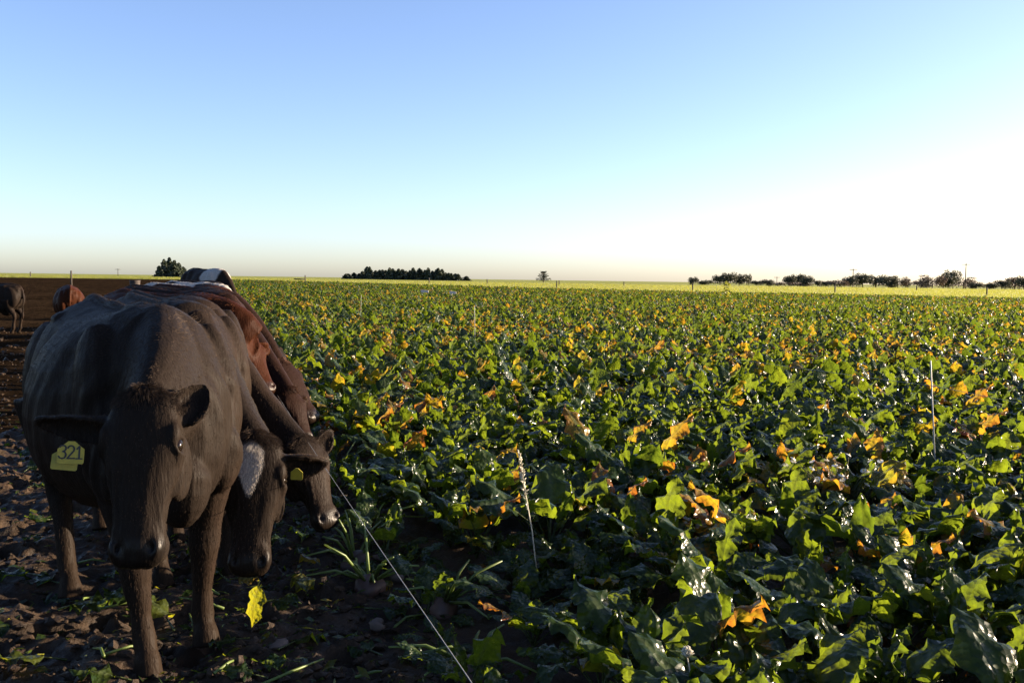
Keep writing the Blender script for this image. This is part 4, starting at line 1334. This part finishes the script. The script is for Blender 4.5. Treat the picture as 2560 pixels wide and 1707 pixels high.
# ================================================================== things on the ground and in the crop
def single_leaf(loc, rot, sc, age, seed, name, label, cat, group=None, **kw):
    rng = np.random.default_rng(seed)
    prm = dict(blade=.24, width=.15, pet=.12, el0=20, bend=25, fold=.15); prm.update(kw)
    o = obj(name, leaf_mesh(name, leaf_arrays(rng, age=age, nu=10, nv=8, **prm)))
    o.location = loc; o.rotation_euler = [R(a) for a in rot]; o.scale = (sc, sc, sc)
    return tag(o, label, cat, group)
p = at(648, 1450, 3.93)
single_leaf(p, (0, 72, -122), .74, .40, 3, 'beet_leaf', 'yellow green beet leaf hanging from the star faced cows mouth', 'leaf', el0=0, bend=25, pet=.03, edge_age=.05, width=.12, wave=.8, crumple=.35)
LIT = [leaf_mesh('fallen_leaf', leaf_arrays(lr, age=a, nu=8, nv=6, wave=1.5, crumple=1.6, blade=.2, width=.13, pet=.1, el0=12, bend=20, fold=.1)) for a in (.05, .1, .2, .5, .7, .15)]
litter_words = ['green beet leaf dropped flat on the trampled mud', 'crumpled dark leaf lying on the trampled mud', 'limp green leaf with stalk lying on the mud', 'yellow beet leaf lying on the trampled mud', 'rusty orange leaf lying on the trampled mud', 'torn green leaf lying on the trampled mud']
for k in range(130):
    y = 2.9 + 6.5 * random.random() ** 1.5
    s = random.uniform(-2.2, .55) if k % 3 else random.uniform(-.5, .55)
    t = (y - FA[1]) / FD[1]
    x, yy = fence_pt(t, s)
    if yy < 2.6: continue
    m = random.randrange(6)
    if k % 2 and m in (3, 4): m = 0
    o = obj('fallen_leaf', LIT[m])
    zz = float(mud_relief(np.array([x]), np.array([yy]))[0]) if in_near(x, yy) else 0
    o.location = (x, yy, zz + .025); o.rotation_euler = (random.uniform(-.3, .3), random.uniform(-.2, .25), random.uniform(0, 6.28))
    q = random.uniform(.5, 1.0); o.scale = (q, q, q)
    tag(o, litter_words[m], 'leaf', 'fallen leaves trodden into the mud')
# chewed stalks and bitten beet crowns left under the wire
M_BEET = simple_mat('beet_root_skin', (.055, .028, .02), .6, .4, 14)
M_STALK = foliage_material('leaf_stalk', (.10, .14, .03), (.22, .28, .03), .3, .45)
def bitten_beet(x, y, seed, label):
    rng = np.random.default_rng(seed)
    z = float(mud_relief(np.array([x]), np.array([y]))[0]) if in_near(x, y) else 0
    root = empty('bitten_beet', (x, y, z), rng.uniform(0, 6))
    tag(root, label, 'beet', 'bitten beets left standing under the wire')
    mb = MB(); mb.ell((0, 0, .02), (.075, .07, .065), None, 12, 8); bme = mb.mesh('beet_root'); bv = np.array([q_.co[:] for q_ in bme.vertices]); bv *= (1 + .35 * vnoise(bv * 28 + seed, 5))[:, None]; bme.vertices.foreach_set('co', bv.ravel().astype(np.float32)); obj('beet_root', bme, M_BEET, root)
    for k in range(rng.integers(7, 12)):
        a = rng.uniform(0, 6.28); L_ = rng.uniform(.12, .34); e = rng.uniform(.1, 1.1)
        d = Vector((math.cos(a) * math.cos(e), math.sin(a) * math.cos(e), math.sin(e)))
        b = Vector((math.cos(a) * .03, math.sin(a) * .03, .07))
        mb = MB(); mb.tube([b, b + d * L_ * .5 + Vector((0, 0, .02)), b + d * L_ + Vector((0, 0, -.03))], [.0085, .0065, .004], 6)
        obj('stalk', mb.mesh('stalk'), M_STALK, root)
for k in range(16):
    d = 3.3 + .55 * k + random.uniform(-.2, .2)
    x, y = fence_pt((d - FA[1]) / FD[1], random.uniform(.08, .5))
    bitten_beet(x, y, 900 + k, 'bitten beet with a fan of bare green stalks under the wire')
# loose stalks
for k in range(60):
    d = 2.9 + 6 * random.random() ** 1.4
    x, y = fence_pt((d - FA[1]) / FD[1], random.uniform(-1.2, .5))
    z = float(mud_relief(np.array([x]), np.array([y]))[0]) if in_near(x, y) else 0
    L_ = random.uniform(.08, .3)
    mb = MB(); mb.tube([(-L_ / 2, 0, 0), (0, random.uniform(-.02, .02), .012), (L_ / 2, 0, .0)], [.006, .0055, .003], 6)
    o = obj('loose_stalk', mb.mesh('loose_stalk'), M_STALK); o.location = (x, y, z + .02); o.rotation_euler = (0, random.uniform(-.15, .15), random.uniform(0, 3.14))
    tag(o, 'bare leaf stalk lying on the trampled mud', 'stalk', 'loose leaf stalks on the mud')
# chewed pink beet pieces
for px, py, w in [(932, 1290, 'pale bitten beet chunk lying right of the cows'), (985, 1440, 'pinkish beet chunk lying beneath the wire'), (955, 1395, 'dark red beet chunk lying beneath the wire'), (940, 1560, 'flat pale beet slice on the dark mud'), (700, 1610, 'pale beet slice trodden into mud near the black legs')]:
    p = on_z(px, py, .02)
    mb = MB(); mb.ell((0, 0, 0), (.045, .035, .018), Matrix.Rotation(random.random() * 3, 3, 'Z'), 10, 7)
    me = mb.mesh('beet_chunk'); v = np.array([x.co[:] for x in me.vertices]); v = v * (1 + .7 * vnoise(v * 40 + px, 3)[:, None]); me.vertices.foreach_set('co', v.ravel().astype(np.float32))
    o = obj('beet_chunk', me, M_BEET if 'red' in w else simple_mat('beet_flesh', (.07, .05, .04), .8, .3, 20)); o.location = p
    tag(o, w, 'beet')
# trampled scraps of leaf, stem and straw: too many and small to count
def scraps():
    rng = np.random.default_rng(4); V, Fq, ag = [], [], []
    ys_ = 2.6 + 9 * rng.random(5200) ** 1.6
    ss_ = np.where(np.arange(5200) % 2, rng.uniform(-2.6, .6, 5200), rng.uniform(-.7, .6, 5200))
    tt_ = (ys_ - FA[1]) / FD[1]
    xs_ = FA[0] + FD[0] * tt_ + FN[0] * ss_; ys_ = FA[1] + FD[1] * tt_ + FN[1] * ss_
    zs_ = gz(xs_, ys_) + np.where(in_near(xs_, ys_), mud_relief(xs_, ys_), 0) + .008
    for k in range(5200):
        x, yy, z = xs_[k], ys_[k], zs_[k]
        a = rng.uniform(0, 6.28); L_ = rng.uniform(.008, .034) * (1.6 if rng.random() < .06 else 1); w = L_ * rng.choice([.06, .1, .35, .6])
        d_ = np.array([math.cos(a), math.sin(a), rng.normal(0, .25)]); n_ = np.array([-math.sin(a), math.cos(a), rng.normal(0, .4)])
        c = np.array([x, yy, z + abs(d_[2]) * L_]); i = len(V)
        V += [c - d_ * L_ - n_ * w * .4, c + n_ * w * -1.0 + np.array([0, 0, .006]), c + d_ * L_, c + n_ * w + np.array([0, 0, .004])]
        Fq.append((i, i + 1, i + 2, i + 3)); ag += [rng.choice([.05, .1, .2, .1, .4, .05, .55])] * 4
    return leaf_mesh('trampled_scraps', (np.array(V), Fq, np.full(len(V), .1), np.array(ag)))
kind(obj('trampled_scraps', scraps()), 'stuff', 'scraps of chewed leaf and straw trodden into the mud', 'litter')
# tall grass stalk with a pale seed head
M_STRAW = foliage_material('straw', (.50, .47, .38), (.55, .52, .40), .4, .5)
def seed_grass(px_b, py_b, px_t, py_t, Y, label, head=.16):
    b, t = at(px_b, py_b, Y), at(px_t, py_t, Y)
    root = empty('seeding_grass', (b.x, b.y, 0)); tag(root, label, 'grass stalk')
    b = Vector((0, 0, 0)); t = Vector((t.x - root.location.x, 0, t.z))
    mb = MB(); mb.tube([b, t * .5 + Vector((.01, 0, 0)), t], [.0035, .003, .0015], 6); obj('stalk', mb.mesh('stalk'), M_STRAW, root)
    mb = MB()
    for k in range(46):
        u = k / 46
        c = t + (t - b).normalized() * (-head * .9 + head * 1.1 * u)
        a = random.uniform(0, 6.28); l = .022 * (1 - .6 * u)
        e = c + Vector((math.cos(a) * l, math.sin(a) * l, .018))
        mb.tube([c, (c + e) * .5 + Vector((0, 0, .004)), e], [.001, .0042, .0008], 5)
    obj('seed_head', mb.mesh('seed_head'), M_STRAW, root)
seed_grass(1352, 1372, 1300, 1152, 4.4, 'dry grass stalk with a pale sunlit seed head at the crop edge', .2)
seed_grass(1760, 1708, 1716, 1630, 2.9, 'thin green grass blade at the front of the crop', .02)
# scentless mayweed: feathery, white flowers
p = on_z(2105, 1255, .15)
root = empty('daisy_weed', (p.x, p.y, 0)); tag(root, 'feathery weed with small white daisy flowers among the beet leaves', 'weed')
M_FEATH = foliage_material('feathery_leaf', (.07, .085, .035), (.18, .20, .06), .35, .6)
mb = MB()
rw = np.random.default_rng(8)
tips = []
for k in range(60):
    a = rw.uniform(0, 6.28); r = .30 * math.sqrt(rw.random()); h = rw.uniform(.30, .50) - .25 * r
    tip = Vector((1.2 * r * math.cos(a), .7 * r * math.sin(a), h)); mid = tip * .5 + Vector((0, 0, .06))
    mb.tube([(0, 0, .02), mid, tip], [.003, .002, .001], 4); tips.append(tip)
obj('stems', mb.mesh('stems'), M_FEATH, root)
mb = MB()
for k in range(900):
    tip = tips[k % 60]; u = rw.uniform(.45, 1.0)
    c = Vector(tip) * u + Vector((0, 0, .06 * (1 - u)))
    d = Vector(rw.normal(size=3)).normalized() * rw.uniform(.02, .05); d.z = abs(d.z) * .5
    n_ = d.cross(Vector((0, 0, 1))).normalized() * .0014
    mb.add([c - n_, c + n_, c + d], [(0, 1, 2)])
lf = obj('feathery_leaves', mb.mesh('feathery_leaves', False), M_FEATH, root); lf['kind'] = 'stuff'
M_PETAL = foliage_material('white_petal', (.75, .75, .72), (.5, .5, .45), .3, .5)
M_EYE_Y = simple_mat('flower_eye', (.55, .40, .04), .7, .2, 80)
for k in range(26):
    tip = tips[k * 2]
    f = MB()
    for q in range(12):
        a = 2 * math.pi * q / 12; b = a + .42
        f.add([(.005 * math.cos(a), .005 * math.sin(a), 0), (.019 * math.cos(a + .05), .019 * math.sin(a + .05), -.006), (.019 * math.cos(b), .019 * math.sin(b), -.006), (.005 * math.cos(b), .005 * math.sin(b), 0)], [(0, 1, 2, 3)])
    o = obj('flower', f.mesh('flower', False), M_PETAL, root); o.location = tip + Vector((0, 0, .006)); o.rotation_euler = (rw.uniform(-.7, .7), rw.uniform(-.7, .7), 0)
    g = MB(); g.ell((0, 0, .002), (.006, .006, .005), None, 8, 5); obj('flower_eye', g.mesh('flower_eye'), M_EYE_Y, o)
# tall pale weed standing above the far crop
x = xdir(1817, 70.0)
root = empty('tall_weed', (x, 70.0, 0.0)); tag(root, 'tall pale green weed standing above the far edge of the beet', 'weed')
mb = MB(); mb.tube([(0, 0, 0), (.05, 0, .8), (0, 0, 1.5)], [.03, .02, .008], 6); obj('stem', mb.mesh('stem'), M_STALK, root)
obj('foliage', crown_mesh('weed_foliage', lambda rng: (np.array([rng.normal() * .12, rng.normal() * .12, .5 + rng.random() * 1.05]), 1.0), 120, .07, M_TUFT, 5), None, root)
